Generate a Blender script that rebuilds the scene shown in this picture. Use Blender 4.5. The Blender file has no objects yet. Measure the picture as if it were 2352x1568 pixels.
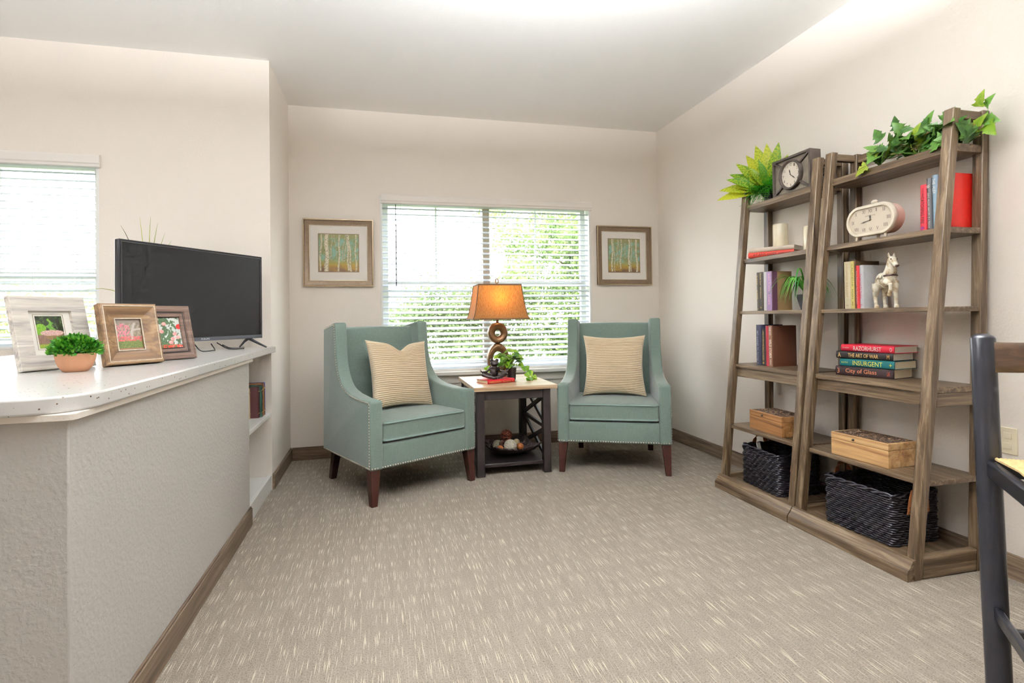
import bpy, bmesh, math, random
from mathutils import Vector, Matrix, noise as mnoise
PI = math.pi
random.seed(7)
S = bpy.context.scene
C = S.collection

# ------------------------------------------------------------------ camera
cam_d = bpy.data.cameras.new('camera'); cam = bpy.data.objects.new('camera', cam_d); C.objects.link(cam)
CR = Vector((0.97166889, -0.23594898, -0.01369836)); CU = Vector((0.01017172, -0.01615737, 0.99981772)); CF = Vector((0.2361273, 0.97163111, 0.01329961))
cam.matrix_world = Matrix(((CR.x, CU.x, -CF.x, 0), (CR.y, CU.y, -CF.y, 0), (CR.z, CU.z, -CF.z, 1.155), (0, 0, 0, 1)))
cam_d.sensor_width = 36.0; cam_d.lens = 1252.3 / 2352 * 36; cam_d.shift_y = -(784 - 712.8) / 2352
cam_d.clip_start = 0.05; cam_d.clip_end = 200
S.camera = cam

# ------------------------------------------------------------------ world, sun, lights, exposure
W = bpy.data.worlds.new('sky'); S.world = W; W.use_nodes = True
bg = W.node_tree.nodes['Background']; bg.inputs[0].default_value = (0.93, 0.97, 1.0, 1); bg.inputs[1].default_value = 7.0
sun_d = bpy.data.lights.new('sun', 'SUN'); sun_d.energy = 7.0; sun_d.angle = 0.02; sun_d.color = (1, .95, .85)
sun = bpy.data.objects.new('sun', sun_d); C.objects.link(sun); sun.rotation_euler = (math.radians(48), 0, math.radians(-28))
def area(name, loc, rot, sx, sy, power, color=(1, 1, 1), portal=False):
    d = bpy.data.lights.new(name, 'AREA'); d.shape = 'RECTANGLE'; d.size = sx; d.size_y = sy; d.energy = power; d.color = color
    if portal: d.cycles.is_portal = True
    o = bpy.data.objects.new(name, d); C.objects.link(o); o.location = loc; o.rotation_euler = rot
    return o
area('window_portal', (0.98, 4.99, 1.47), (-PI/2, 0, 0), 1.94, 1.56, 1, portal=True)
area('window_portal', (-2.35, 4.19, 1.60), (-PI/2, 0, 0), 1.20, 1.20, 1, portal=True)
BOWL_W, BOWL_C = 240.0, (.91, .955, 1.0)
S.view_settings.view_transform = 'Standard'; S.view_settings.look = 'None'; S.view_settings.gamma = 1.0
S.view_settings.use_curve_mapping = False; S.view_settings.exposure = 0.84
S.cycles.max_bounces = 7; S.cycles.diffuse_bounces = 5; S.cycles.glossy_bounces = 2; S.cycles.transmission_bounces = 4
S.cycles.use_adaptive_sampling = True; S.cycles.adaptive_threshold = 0.08; S.cycles.adaptive_min_samples = 16
S.cycles.transparent_max_bounces = 12; S.cycles.sample_clamp_indirect = 6.0; S.cycles.caustics_reflective = False; S.cycles.caustics_refractive = False
S.cycles.use_denoising = True

# ------------------------------------------------------------------ helpers
def srgb(r, g, b):
    f = lambda c: (c/255/12.92) if c/255 <= 0.04045 else ((c/255 + .055)/1.055)**2.4
    return (f(r), f(g), f(b), 1)
MATS = {}
def base_mat(name):
    m = bpy.data.materials.new(name); m.use_nodes = True; MATS[name] = m
    nt = m.node_tree; return m, nt, nt.nodes['Principled BSDF']
def N(nt, t, **kw):
    n = nt.nodes.new(t)
    for k, v in kw.items():
        if hasattr(n, k): setattr(n, k, v)
        else: n.inputs[k].default_value = v
    return n
def mapping(nt, scale, coord='Object', rot=(0, 0, 0)):
    t = N(nt, 'ShaderNodeTexCoord'); mp = N(nt, 'ShaderNodeMapping'); mp.inputs['Scale'].default_value = scale; mp.inputs['Rotation'].default_value = rot
    nt.links.new(t.outputs[coord], mp.inputs[0]); return mp
def ramp(nt, stops, src):
    r = N(nt, 'ShaderNodeValToRGB'); e = r.color_ramp.elements
    while len(e) < len(stops): e.new(0.5)
    for i, (p, c) in enumerate(stops): e[i].position = p; e[i].color = c
    nt.links.new(src, r.inputs[0]); return r
def bump(nt, src, b, strength, dist=0.01):
    n = N(nt, 'ShaderNodeBump'); n.inputs['Strength'].default_value = strength; n.inputs['Distance'].default_value = dist
    nt.links.new(src, n.inputs['Height']); nt.links.new(n.outputs[0], b.inputs['Normal'])
def plain(name, rgb, rough=0.5, metal=0.0, spec=0.5, var=0.0, vscale=30, bmp=0.0, coat=0.0):
    m, nt, b = base_mat(name); b.inputs['Roughness'].default_value = rough; b.inputs['Metallic'].default_value = metal
    b.inputs['Specular IOR Level'].default_value = spec; b.inputs['Coat Weight'].default_value = coat
    c = srgb(*rgb); b.inputs['Base Color'].default_value = c
    if var or bmp:
        mp = mapping(nt, (1, 1, 1)); n = N(nt, 'ShaderNodeTexNoise', Scale=vscale, Detail=4.0); nt.links.new(mp.outputs[0], n.inputs['Vector'])
        if var:
            r = ramp(nt, [(.3, tuple(x*(1-var) for x in c[:3])+(1,)), (.7, tuple(min(1, x*(1+var)) for x in c[:3])+(1,))], n.outputs['Fac'])
            nt.links.new(r.outputs[0], b.inputs['Base Color'])
        if bmp: bump(nt, n.outputs['Fac'], b, bmp)
    return m
def wood(name, dark, mid, light, axis='z', rough=0.5, scale=1.0, bmp=0.15):
    m, nt, b = base_mat(name); b.inputs['Roughness'].default_value = rough
    lo, hi = 2.0*scale, 46*scale
    sc = {'x': (lo, hi, hi), 'y': (hi, lo, hi), 'z': (hi, hi, lo)}[axis]
    mp = mapping(nt, sc); n = N(nt, 'ShaderNodeTexNoise', Scale=1.0, Detail=6.0, Roughness=0.65, Distortion=0.6); nt.links.new(mp.outputs[0], n.inputs['Vector'])
    r = ramp(nt, [(.34, srgb(*dark)), (.5, srgb(*mid)), (.66, srgb(*light))], n.outputs['Fac'])
    mp2 = mapping(nt, tuple(s*3.1 for s in sc)); n2 = N(nt, 'ShaderNodeTexNoise', Scale=1.0, Detail=3.0); nt.links.new(mp2.outputs[0], n2.inputs['Vector'])
    mx = N(nt, 'ShaderNodeMix', data_type='RGBA', blend_type='MULTIPLY'); mx.inputs[0].default_value = 0.5
    r2 = ramp(nt, [(.35, (.62, .6, .58, 1)), (.6, (1, 1, 1, 1))], n2.outputs['Fac'])
    nt.links.new(r.outputs[0], mx.inputs[6]); nt.links.new(r2.outputs[0], mx.inputs[7]); nt.links.new(mx.outputs[2], b.inputs['Base Color'])
    if bmp: bump(nt, n.outputs['Fac'], b, bmp, 0.004)
    return m
def vcol(name, rough=0.4, spec=0.4, coat=0.0):
    m, nt, b = base_mat(name); a = N(nt, 'ShaderNodeVertexColor', layer_name='print'); nt.links.new(a.outputs[0], b.inputs['Base Color'])
    b.inputs['Roughness'].default_value = rough; b.inputs['Specular IOR Level'].default_value = spec; b.inputs['Coat Weight'].default_value = coat
    b.inputs['Coat Roughness'].default_value = 0.05
    return m
def leafmat(name, c1, c2, trans=0.35, scale=40, rough=0.4):
    m, nt, b = base_mat(name); out = nt.nodes['Material Output']
    mp = mapping(nt, (1, 1, 1)); n = N(nt, 'ShaderNodeTexNoise', Scale=scale, Detail=3.0); nt.links.new(mp.outputs[0], n.inputs['Vector'])
    oi = N(nt, 'ShaderNodeObjectInfo'); ad = N(nt, 'ShaderNodeMath', operation='ADD'); nt.links.new(n.outputs['Fac'], ad.inputs[0])
    ml = N(nt, 'ShaderNodeMath', operation='MULTIPLY_ADD'); nt.links.new(oi.outputs['Random'], ml.inputs[0]); ml.inputs[1].default_value = .5; ml.inputs[2].default_value = -.25
    nt.links.new(ml.outputs[0], ad.inputs[1])
    r = ramp(nt, [(.3, srgb(*c1)), (.7, srgb(*c2))], ad.outputs[0]); nt.links.new(r.outputs[0], b.inputs['Base Color']); b.inputs['Roughness'].default_value = rough
    t = N(nt, 'ShaderNodeBsdfTranslucent'); nt.links.new(r.outputs[0], t.inputs[0]); mix = N(nt, 'ShaderNodeMixShader'); mix.inputs[0].default_value = trans
    nt.links.new(b.outputs[0], mix.inputs[1]); nt.links.new(t.outputs[0], mix.inputs[2]); nt.links.new(mix.outputs[0], out.inputs[0])
    return m

def tag(o, label=None, cat=None, group=None, kind=None):
    if label: o['label'] = label
    if cat: o['category'] = cat
    if group: o['group'] = group
    if kind: o['kind'] = kind
    return o
def empty(name, loc=(0, 0, 0), rz=0.0):
    o = bpy.data.objects.new(name, None); C.objects.link(o); o.location = loc; o.rotation_euler = (0, 0, rz); o.empty_display_size = .05
    return o
def thing(name, label, cat, loc=(0, 0, 0), rz=0.0, group=None): return tag(empty(name, loc, rz), label, cat, group)
def mesh_obj(name, me, mat, parent=None, loc=(0, 0, 0), rot=(0, 0, 0), M=None):
    o = bpy.data.objects.new(name, me); C.objects.link(o)
    if mat is not None and not me.materials: me.materials.append(MATS[mat] if isinstance(mat, str) else mat)
    if parent is not None: o.parent = parent
    if M is not None: o.matrix_basis = M
    else: o.location = loc; o.rotation_euler = rot
    return o
def cr(pts, n=6):
    P = [Vector(p) for p in pts]; P = [P[0]*2-P[1]]+P+[P[-1]*2-P[-2]]; out = []
    for i in range(1, len(P)-2):
        for k in range(n):
            t = k/n; a, b, c, d = P[i-1:i+3]; out.append(.5*((2*b)+(c-a)*t+(2*a-5*b+4*c-d)*t*t+(3*b-a-3*c+d)*t**3))
    return out+[P[-2]]
class B:
    def __init__(s): s.v = []; s.f = []; s.c = None
    def add(s, vs, fs):
        n = len(s.v); s.v += [tuple(v) for v in vs]; s.f += [tuple(i+n for i in f) for f in fs]; return s
    def box(s, x0, x1, y0, y1, z0, z1, M=None):
        vs = [Vector((x, y, z)) for z in (z0, z1) for y in (y0, y1) for x in (x0, x1)]
        if M is not None: vs = [M @ v for v in vs]
        return s.add(vs, [(0, 2, 3, 1), (4, 5, 7, 6), (0, 1, 5, 4), (2, 6, 7, 3), (0, 4, 6, 2), (1, 3, 7, 5)])
    def prism(s, pts, a0, a1, axis='z', f=None):
        # pts: 2D polygon (counter-clockwise); extruded along axis
        mk = {'z': lambda p, a: (p[0], p[1], a), 'y': lambda p, a: (p[0], a, p[1]), 'x': lambda p, a: (a, p[0], p[1])}[axis]
        n = len(pts); vs = [mk(p, a0) for p in pts] + [mk(p, a1) for p in pts]
        if f: vs = [f(Vector(v)) for v in vs]
        fs = [tuple(range(n))[::-1], tuple(range(n, 2*n))] + [(i, (i+1) % n, n+(i+1) % n, n+i) for i in range(n)]
        return s.add(vs, fs)
    def tube(s, pts, r, n=8, closed=False, sy=1.0, up=None):
        pts = [Vector(p) for p in pts]; m = len(pts); vs = []; ref = Vector(up) if up else None
        prev = None
        for i, p in enumerate(pts):
            if closed: t = pts[(i+1) % m] - pts[i-1]
            else: t = pts[min(i+1, m-1)] - pts[max(i-1, 0)]
            t.normalize()
            if ref is not None: a = ref - t*ref.dot(t)
            elif prev is None:
                a = Vector((0, 0, 1)) if abs(t.z) < .9 else Vector((1, 0, 0)); a = a - t*a.dot(t)
            else: a = prev - t*prev.dot(t)
            if a.length < 1e-6: a = Vector((1, 0, 0)) - t*t.x
            a.normalize(); prev = a; b = t.cross(a); rr = r[i] if isinstance(r, (list, tuple)) else r
            for k in range(n):
                th = 2*PI*k/n; vs.append(p + a*(rr*math.cos(th)) + b*(rr*sy*math.sin(th)))
        fs = []
        for i in range(m if closed else m-1):
            j = (i+1) % m
            for k in range(n): l = (k+1) % n; fs.append((i*n+k, i*n+l, j*n+l, j*n+k))
        if not closed: fs += [tuple(range(n))[::-1], tuple(range((m-1)*n, m*n))]
        return s.add(vs, fs)
    def lathe(s, prof, n=24, c=(0, 0, 0), M=None, sx=1, sy=1):
        vs = []; m = len(prof)
        for (r, z) in prof:
            for k in range(n): vs.append(Vector((c[0]+sx*r*math.cos(2*PI*k/n), c[1]+sy*r*math.sin(2*PI*k/n), c[2]+z)))
        if M is not None: vs = [M @ v for v in vs]
        fs = [(i*n+k, i*n+(k+1) % n, (i+1)*n+(k+1) % n, (i+1)*n+k) for i in range(m-1) for k in range(n)]
        if prof[0][0] > 1e-6: fs.append(tuple(range(n))[::-1])
        if prof[-1][0] > 1e-6: fs.append(tuple(range((m-1)*n, m*n)))
        return s.add(vs, fs)
    def ball(s, c, r, n=14, M=None):
        rx, ry, rz = (r, r, r) if not isinstance(r, (tuple, list)) else r
        vs = []; m = n//2
        for i in range(m+1):
            a = PI*i/m
            for k in range(n):
                v = Vector((rx*math.sin(a)*math.cos(2*PI*k/n), ry*math.sin(a)*math.sin(2*PI*k/n), -rz*math.cos(a)))
                vs.append((M @ v if M is not None else v) + Vector(c))
        return s.add(vs, [(i*n+k, i*n+(k+1) % n, (i+1)*n+(k+1) % n, (i+1)*n+k) for i in range(m) for k in range(n)])
    def surf(s, f, nu, nv, cu=False):
        vs = [f(i/(nu if cu else nu-1), j/(nv-1)) for j in range(nv) for i in range(nu)]
        fs = [(j*nu+i, j*nu+(i+1) % nu, (j+1)*nu+(i+1) % nu, (j+1)*nu+i) for j in range(nv-1) for i in range(nu if cu else nu-1)]
        return s.add(vs, fs)
    def frame(s, w, h, prof):
        # mitred picture moulding in the local XZ plane, front towards -Y. prof: (inset, forward)
        vs = []; n = len(prof)
        for (i, d) in prof:
            a, b = w/2-i, h/2-i
            vs += [(-a, -d, -b), (a, -d, -b), (a, -d, b), (-a, -d, b)]
        fs = [(k*4+e, k*4+(e+1) % 4, ((k+1) % n)*4+(e+1) % 4, ((k+1) % n)*4+e) for k in range(n) for e in range(4)]
        return s.add(vs, fs)
    def mesh(s, name, smooth=None, clean=False):
        me = bpy.data.meshes.new(name); me.from_pydata(s.v, [], s.f); me.update()
        bm = bmesh.new(); bm.from_mesh(me)
        if clean: bmesh.ops.remove_doubles(bm, verts=bm.verts, dist=1e-5)
        bmesh.ops.recalc_face_normals(bm, faces=bm.faces); bm.to_mesh(me); bm.free()
        if smooth is not None:
            me.polygons.foreach_set('use_smooth', [True]*len(me.polygons))
            if smooth < 179: me.set_sharp_from_angle(angle=math.radians(smooth))
        return me
    def obj(s, name, mat, parent=None, loc=(0, 0, 0), rot=(0, 0, 0), smooth=None, bev=0, seg=2, M=None, clean=False):
        o = mesh_obj(name, s.mesh(name, smooth, clean), mat, parent, loc, rot, M)
        if bev:
            b = o.modifiers.new('soft', 'BEVEL'); b.width = bev; b.segments = seg; b.limit_method = 'ANGLE'; b.angle_limit = math.radians(35)
            b.harden_normals = False
            if smooth is None: o.data.polygons.foreach_set('use_smooth', [True]*len(o.data.polygons)); o.data.set_sharp_from_angle(angle=math.radians(32))
        return o
def structure(o, label, cat): return tag(o, label, cat, kind='structure')
def remesh(o, size, sm=4):
    r = o.modifiers.new('skin', 'REMESH'); r.mode = 'VOXEL'; r.voxel_size = size; r.use_smooth_shade = True
    q = o.modifiers.new('smooth', 'SMOOTH'); q.factor = .5; q.iterations = sm
    return o
def text_obj(name, s, w, h, mat, parent, M, both=True):
    cu = bpy.data.curves.new('t', 'FONT'); cu.body = s; cu.size = 1; cu.extrude = 0; cu.resolution_u = 2
    to = bpy.data.objects.new('t', cu); me = bpy.data.meshes.new_from_object(to)
    bpy.data.objects.remove(to); bpy.data.curves.remove(cu)
    xs = [v.co.x for v in me.vertices]; ys = [v.co.y for v in me.vertices]
    x0, x1, y0, y1 = min(xs), max(xs), min(ys), max(ys); sx = w/max(1e-6, x1-x0); sy = h/max(1e-6, y1-y0)
    for v in me.vertices: v.co = Vector(((v.co.x-(x0+x1)/2)*sx, (v.co.y-(y0+y1)/2)*sy, 0.0))
    me.materials.clear(); me.name = name
    return mesh_obj(name, me, mat, parent, M=M)
def basis(X, Y, o):
    X = Vector(X).normalized(); Y = Vector(Y).normalized(); Z = X.cross(Y)
    return Matrix(((X.x, Y.x, Z.x, o[0]), (X.y, Y.y, Z.y, o[1]), (X.z, Y.z, Z.z, o[2]), (0, 0, 0, 1)))
def printed(name, w, h, nx, ny, fn, mat, parent, M):
    # a flat printed sheet in its own XY plane, coloured per vertex by fn(u, v)
    b = B(); b.surf(lambda u, v: ((u-.5)*w, (v-.5)*h, 0), nx, ny); me = b.mesh(name)
    a = me.color_attributes.new('print', 'FLOAT_COLOR', 'POINT'); cols = []
    for j in range(ny):
        for i in range(nx): cols += list(srgb(*fn(i/(nx-1), j/(ny-1))))
    a.data.foreach_set('color', cols)
    return mesh_obj(name, me, mat, parent, M=M)
def lerp(a, b, t): t = max(0, min(1, t)); return tuple(x+(y-x)*t for x, y in zip(a, b))
def fbm(x, y, z=0.0): return mnoise.fractal(Vector((x, y, z)), 0.8, 2.0, 4)

# ------------------------------------------------------------------ materials
def paint(name, rgb, bstr=0.12, rough=0.6, bscale=90):
    m, nt, b = base_mat(name); b.inputs['Base Color'].default_value = srgb(*rgb); b.inputs['Roughness'].default_value = rough
    b.inputs['Specular IOR Level'].default_value = 0.3
    mp = mapping(nt, (1, 1, 1)); n = N(nt, 'ShaderNodeTexNoise', Scale=bscale, Detail=3.0, Roughness=.5); nt.links.new(mp.outputs[0], n.inputs['Vector'])
    r = ramp(nt, [(.42, (0, 0, 0, 1)), (.62, (1, 1, 1, 1))], n.outputs['Fac']); bump(nt, r.outputs[0], b, bstr, 0.004); return m
paint('wall_paint', (240, 231, 221)); paint('textured_wall', (188, 184, 179), 0.22, 0.55, 70); paint('ceiling_paint', (253, 252, 250), 0.05)
def carpet():
    m, nt, b = base_mat('carpet'); b.inputs['Roughness'].default_value = 0.95; b.inputs['Specular IOR Level'].default_value = 0.1
    mp = mapping(nt, (330, 8.5, 1)); n = N(nt, 'ShaderNodeTexNoise', Scale=1.0, Detail=1.5, Roughness=.45); nt.links.new(mp.outputs[0], n.inputs['Vector'])
    dash = ramp(nt, [(.60, (0, 0, 0, 1)), (.70, (1, 1, 1, 1))], n.outputs['Fac'])
    mp2 = mapping(nt, (230, 170, 1)); n2 = N(nt, 'ShaderNodeTexNoise', Scale=1.0, Detail=3.0, Roughness=.7); nt.links.new(mp2.outputs[0], n2.inputs['Vector'])
    base = ramp(nt, [(.32, srgb(76, 67, 57)), (.44, srgb(136, 126, 114)), (.68, srgb(160, 149, 137))], n2.outputs['Fac'])
    mp3 = mapping(nt, (40, 2.5, 1)); n3 = N(nt, 'ShaderNodeTexNoise', Scale=1.0, Detail=2.0); nt.links.new(mp3.outputs[0], n3.inputs['Vector'])
    band = ramp(nt, [(.35, (.86, .85, .84, 1)), (.65, (1.0, 1.0, 1.0, 1))], n3.outputs['Fac'])
    mu = N(nt, 'ShaderNodeMix', data_type='RGBA', blend_type='MULTIPLY'); mu.inputs[0].default_value = 1.0
    nt.links.new(base.outputs[0], mu.inputs[6]); nt.links.new(band.outputs[0], mu.inputs[7])
    mx = N(nt, 'ShaderNodeMix', data_type='RGBA'); nt.links.new(dash.outputs[0], mx.inputs[0]); nt.links.new(mu.outputs[2], mx.inputs[6]); mx.inputs[7].default_value = srgb(206, 194, 172)
    nt.links.new(mx.outputs[2], b.inputs['Base Color']); bump(nt, n2.outputs['Fac'], b, 0.5, 0.006)
carpet()
wood('baseboard_wood', (84, 66, 50), (108, 88, 68), (134, 112, 90), 'x', 0.45, 1.0)
wood('baseboard_wood_y', (84, 66, 50), (112, 94, 76), (140, 120, 100), 'y', 0.45, 1.0)
plain('white_trim', (240, 239, 236), 0.4); plain('blind_white', (198, 205, 214), 0.35); plain('valance_white', (238, 232, 225), 0.45); plain('cord_white', (225, 225, 225), 0.7)
plain('wand_dark', (60, 58, 66), 0.3); plain('sash_tan', (196, 178, 162), 0.5)
def counter_mat():
    m, nt, b = base_mat('solid_surface'); b.inputs['Roughness'].default_value = 0.17; b.inputs['Specular IOR Level'].default_value = 0.6
    mp = mapping(nt, (1, 1, 1)); v = N(nt, 'ShaderNodeTexVoronoi', Scale=95.0); nt.links.new(mp.outputs[0], v.inputs['Vector'])
    w = N(nt, 'ShaderNodeTexWhiteNoise'); nt.links.new(v.outputs['Position'], w.inputs['Vector'])
    lt = N(nt, 'ShaderNodeMath', operation='LESS_THAN'); nt.links.new(v.outputs['Distance'], lt.inputs[0])
    mm = N(nt, 'ShaderNodeMath', operation='MULTIPLY'); nt.links.new(w.outputs['Value'], mm.inputs[0]); mm.inputs[1].default_value = 0.22
    nt.links.new(mm.outputs[0], lt.inputs[1])
    gt = N(nt, 'ShaderNodeMath', operation='GREATER_THAN'); nt.links.new(w.outputs['Value'], gt.inputs[0]); gt.inputs[1].default_value = .80
    m2 = N(nt, 'ShaderNodeMath', operation='MULTIPLY'); nt.links.new(lt.outputs[0], m2.inputs[0]); nt.links.new(gt.outputs[0], m2.inputs[1])
    mx = N(nt, 'ShaderNodeMix', data_type='RGBA'); nt.links.new(m2.outputs[0], mx.inputs[0]); mx.inputs[6].default_value = srgb(216, 214, 212); mx.inputs[7].default_value = srgb(96, 76, 60)
    nt.links.new(mx.outputs[2], b.inputs['Base Color'])
    n = N(nt, 'ShaderNodeTexNoise', Scale=160.0, Detail=2.0); nt.links.new(mp.outputs[0], n.inputs['Vector']); bump(nt, n.outputs['Fac'], b, 0.06, 0.002)
counter_mat()
def glass_mat(name, refl=0.06):
    m, nt, b = base_mat(name); out = nt.nodes['Material Output']; nt.nodes.remove(b)
    t = N(nt, 'ShaderNodeBsdfTransparent'); g = N(nt, 'ShaderNodeBsdfGlossy', Roughness=0.02); mix = N(nt, 'ShaderNodeMixShader'); mix.inputs[0].default_value = refl
    nt.links.new(t.outputs[0], mix.inputs[1]); nt.links.new(g.outputs[0], mix.inputs[2]); nt.links.new(mix.outputs[0], out.inputs[0])
glass_mat('pane_glass')
SHELF = ((58, 43, 29), (94, 75, 54), (136, 116, 92))
for ax in 'xyz': wood('shelf_wood_'+ax, *SHELF, ax, 0.42, 1.0)
def fabric(name, rgb, var=.13, sc=420, sheen=.45):
    m, nt, b = base_mat(name); b.inputs['Roughness'].default_value = .85; b.inputs['Specular IOR Level'].default_value = .25; b.inputs['Sheen Weight'].default_value = sheen
    outs = []
    for s in ((sc, sc, sc*.06), (sc*.06, sc*.06, sc)):
        mp = mapping(nt, s); n = N(nt, 'ShaderNodeTexNoise', Scale=1.0, Detail=2.0); nt.links.new(mp.outputs[0], n.inputs['Vector']); outs.append(n)
    ad = N(nt, 'ShaderNodeMath', operation='ADD'); nt.links.new(outs[0].outputs['Fac'], ad.inputs[0]); nt.links.new(outs[1].outputs['Fac'], ad.inputs[1])
    hf = N(nt, 'ShaderNodeMath', operation='MULTIPLY'); nt.links.new(ad.outputs[0], hf.inputs[0]); hf.inputs[1].default_value = .5
    c = srgb(*rgb); r = ramp(nt, [(.36, tuple(x*(1-var) for x in c[:3])+(1,)), (.64, tuple(min(1, x*(1+var)) for x in c[:3])+(1,))], hf.outputs[0])
    nt.links.new(r.outputs[0], b.inputs['Base Color']); bump(nt, hf.outputs[0], b, .25, .002)
fabric('teal_linen', (104, 119, 110)); fabric('teal_piping', (124, 144, 137)); fabric('corduroy', (218, 198, 168), .06, 300, .4)
plain('mahogany', (54, 23, 17), .3, var=.25, vscale=20); plain('nickel', (222, 214, 198), .32, .6)

# ------------------------------------------------------------------ room shell
XL, XR, YB, YW, CH = -.724, 2.649, 4.8245, 4.025, 2.95
XK, YR = -3.7, -2.4      # kitchen side and rear of the room, out of the picture
structure(B().box(XK-.15, XR+.15, YR-.15, YB+.17, -.12, 0).obj('floor', 'carpet'), 'taupe loop carpet with cream dashes', 'floor')
structure(B().box(XK-.15, XR+.15, YR-.15, YB+.17, CH, CH+.12).obj('ceiling', 'ceiling_paint'), 'flat white painted ceiling', 'ceiling')
BW = (.012, 1.950, .690, 2.225)     # back window opening x0 x1 z0 z1
LW = (-2.95, -1.747, 1.0, 2.225)    # counter window opening
def wall_y(name, y, t, x0, x1, hole, mat, label):
    b = B(); b.box(x0, hole[0], y, y+t, 0, CH); b.box(hole[1], x1, y, y+t, 0, CH); b.box(hole[0], hole[1], y, y+t, 0, hole[2]); b.box(hole[0], hole[1], y, y+t, hole[3], CH)
    return structure(b.obj(name, mat), label, 'wall')
wall_y('wall_back', YB, .165, XL-.12, XR+.13, BW, 'wall_paint', 'beige back wall around the wide window between two framed prints')
wall_y('wall_counter', YW, .165, XK, XL, LW, 'wall_paint', 'beige wall with a window behind the television counter')
structure(B().box(XL-.12, XL, YW+.165, YB, 0, CH).obj('wall_left', 'wall_paint'), 'narrow return wall between counter recess and back wall', 'wall')
structure(B().box(XR, XR+.13, YR, YB, 0, CH).obj('wall_right', 'wall_paint'), 'long beige wall behind the ladder bookcases', 'wall')
structure(B().box(XK-.13, XK, YR, YW+.165, 0, CH).obj('wall_kitchen', 'wall_paint'), 'kitchen side wall out of the picture', 'wall')
structure(B().box(XK-.13, XR+.13, YR-.13, YR, 0, CH).obj('wall_rear', 'wall_paint'), 'rear wall behind the viewer', 'wall')
def baseboard(name, x0, x1, y0, y1, mat, label, d):
    # d: axis and side on which the small top groove is cut
    b = B(); b.box(x0, x1, y0, y1, 0, .098)
    k = .005
    b.box(x0+(k if d == '+x-' else 0), x1-(k if d == '+x' else 0), y0+(k if d == '-y' else 0), y1, .098, .106)
    return structure(b.obj(name, mat, bev=.002), label, 'baseboard')
baseboard('baseboard_back', XL+.013, XR-.013, YB-.013, YB, 'baseboard_wood', 'brown wood-grain baseboard under the back window', '-y')
baseboard('baseboard_left', XL, XL+.013, YW+.012, YB, 'baseboard_wood_y', 'short brown baseboard between recess and back wall', '+x')
baseboard('baseboard_right', XR-.013, XR, YR, YB, 'baseboard_wood_y', 'brown wood-grain baseboard behind the bookcases', '+x-')

# half wall under the counter, with the recessed shelves at its far end
NY0, NY1 = 3.368, YW
b = B(); b.box(-1.62, XL-.0, 1.519, NY0, 0, .925); b.box(-1.62, -1.04, NY0, YW, 0, .925)
structure(b.obj('wall_half', 'textured_wall', bev=.004, seg=2), 'textured half wall carrying the white counter', 'half wall')
baseboard('baseboard_half', XL, XL+.013, 1.519, NY0+.004, 'baseboard_wood_y', 'brown baseboard along the foot of the half wall', '+x')
ns = empty('shelf_niche', (0, 0, 0)); tag(ns, 'open white recess with two shelves at the end of the half wall', 'niche', kind='structure')
B().box(-1.04, XL-.004, NY0, NY1, .503, .527).obj('shelf', 'white_trim', ns, bev=.002)
b = B(); b.box(-1.04, XL-.03, NY0, NY1, .075, .097); b.obj('bottom_board', 'white_trim', ns, bev=.002)
B().box(XL-.030, XL-.004, NY0+.004, NY1, 0, .104).obj('kick_board', 'white_trim', ns, bev=.003)
B().box(-1.00, XL-.06, NY1-.020, NY1-.001, .478, .502).obj('shelf_cleat', 'shelf_wood_x', ns)

# counter top with a rounded corner, and its moulding strip
def rounded(x0, x1, y0, y1, r, n=10):
    # corner at (x1, y0) rounded
    p = [(x0, y0)]
    for i in range(n+1):
        a = -PI/2 + (PI/2)*i/n; p.append((x1-r+r*math.cos(a), y0+r+r*math.sin(a)))
    p += [(x1, y1), (x0, y1)]; return p
tag(B().prism(rounded(-2.02, -.694, 1.483, YW-.001, .145, 12), .942, .983).obj('countertop', 'solid_surface', bev=.006, seg=3), 'long white speckled countertop with a rounded corner', 'countertop')
structure(B().prism(rounded(-1.64, -.706, 1.502, NY0+.016, .02, 5), .925, .942).obj('trim_counter', 'wall_paint', bev=.002), 'thin painted moulding strip below the countertop', 'trim')

# ------------------------------------------------------------------ windows and blinds
def window(name, x0, x1, z0, z1, y, mull, label, rails=True):
    w = tag(empty(name, ((x0+x1)/2, y, z0)), label, 'window', kind='structure')
    cx = (x0+x1)/2; h = z1-z0; hw = (x1-x0)/2
    b = B(); t = .018
    b.box(-hw, -hw+t, .0, .10, 0, h); b.box(hw-t, hw, .0, .10, 0, h); b.box(-hw+t, hw-t, .0, .10, h-t, h); b.box(-hw+t, hw-t, .0, .10, 0, t)
    b.obj('jamb', 'white_trim', w, bev=.002)
    b = B(); b.box(-hw+t, -hw+t+.05, .10, .15, t, h-t); b.box(hw-t-.05, hw-t, .10, .15, t, h-t); b.box(-hw+t+.05, hw-t-.05, .10, .15, h-t-.05, h-t); b.box(-hw+t+.05, hw-t-.05, .10, .15, t, t+.05)
    b.obj('window_frame', 'white_trim', w, bev=.003)
    bays = [(-hw+t+.05, hw-t-.05)]
    if mull:
        B().box(mull[0]-cx, mull[1]-cx, .085, .15, t+.05, h-t-.05).obj('mullion', 'sash_tan', w, bev=.003)
        bays = [(-hw+t+.05, mull[0]-cx), (mull[1]-cx, hw-t-.05)]
    for (a, c) in bays:
        zr = 1.468-z0
        B().box(a, c, .095, .14, zr-.022, zr+.022).obj('meeting_rail', 'white_trim', w, bev=.003)
        B().box((a+c)/2-.008, (a+c)/2+.008, .112, .126, zr+.022, h-t-.05).obj('muntin', 'white_trim', w)
        B().box(a, c, .118, .121, t+.05, zr-.022).obj('pane', 'pane_glass', w)
        B().box(a, c, .118, .121, zr+.022, h-t-.05).obj('pane', 'pane_glass', w)
    return w
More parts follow.
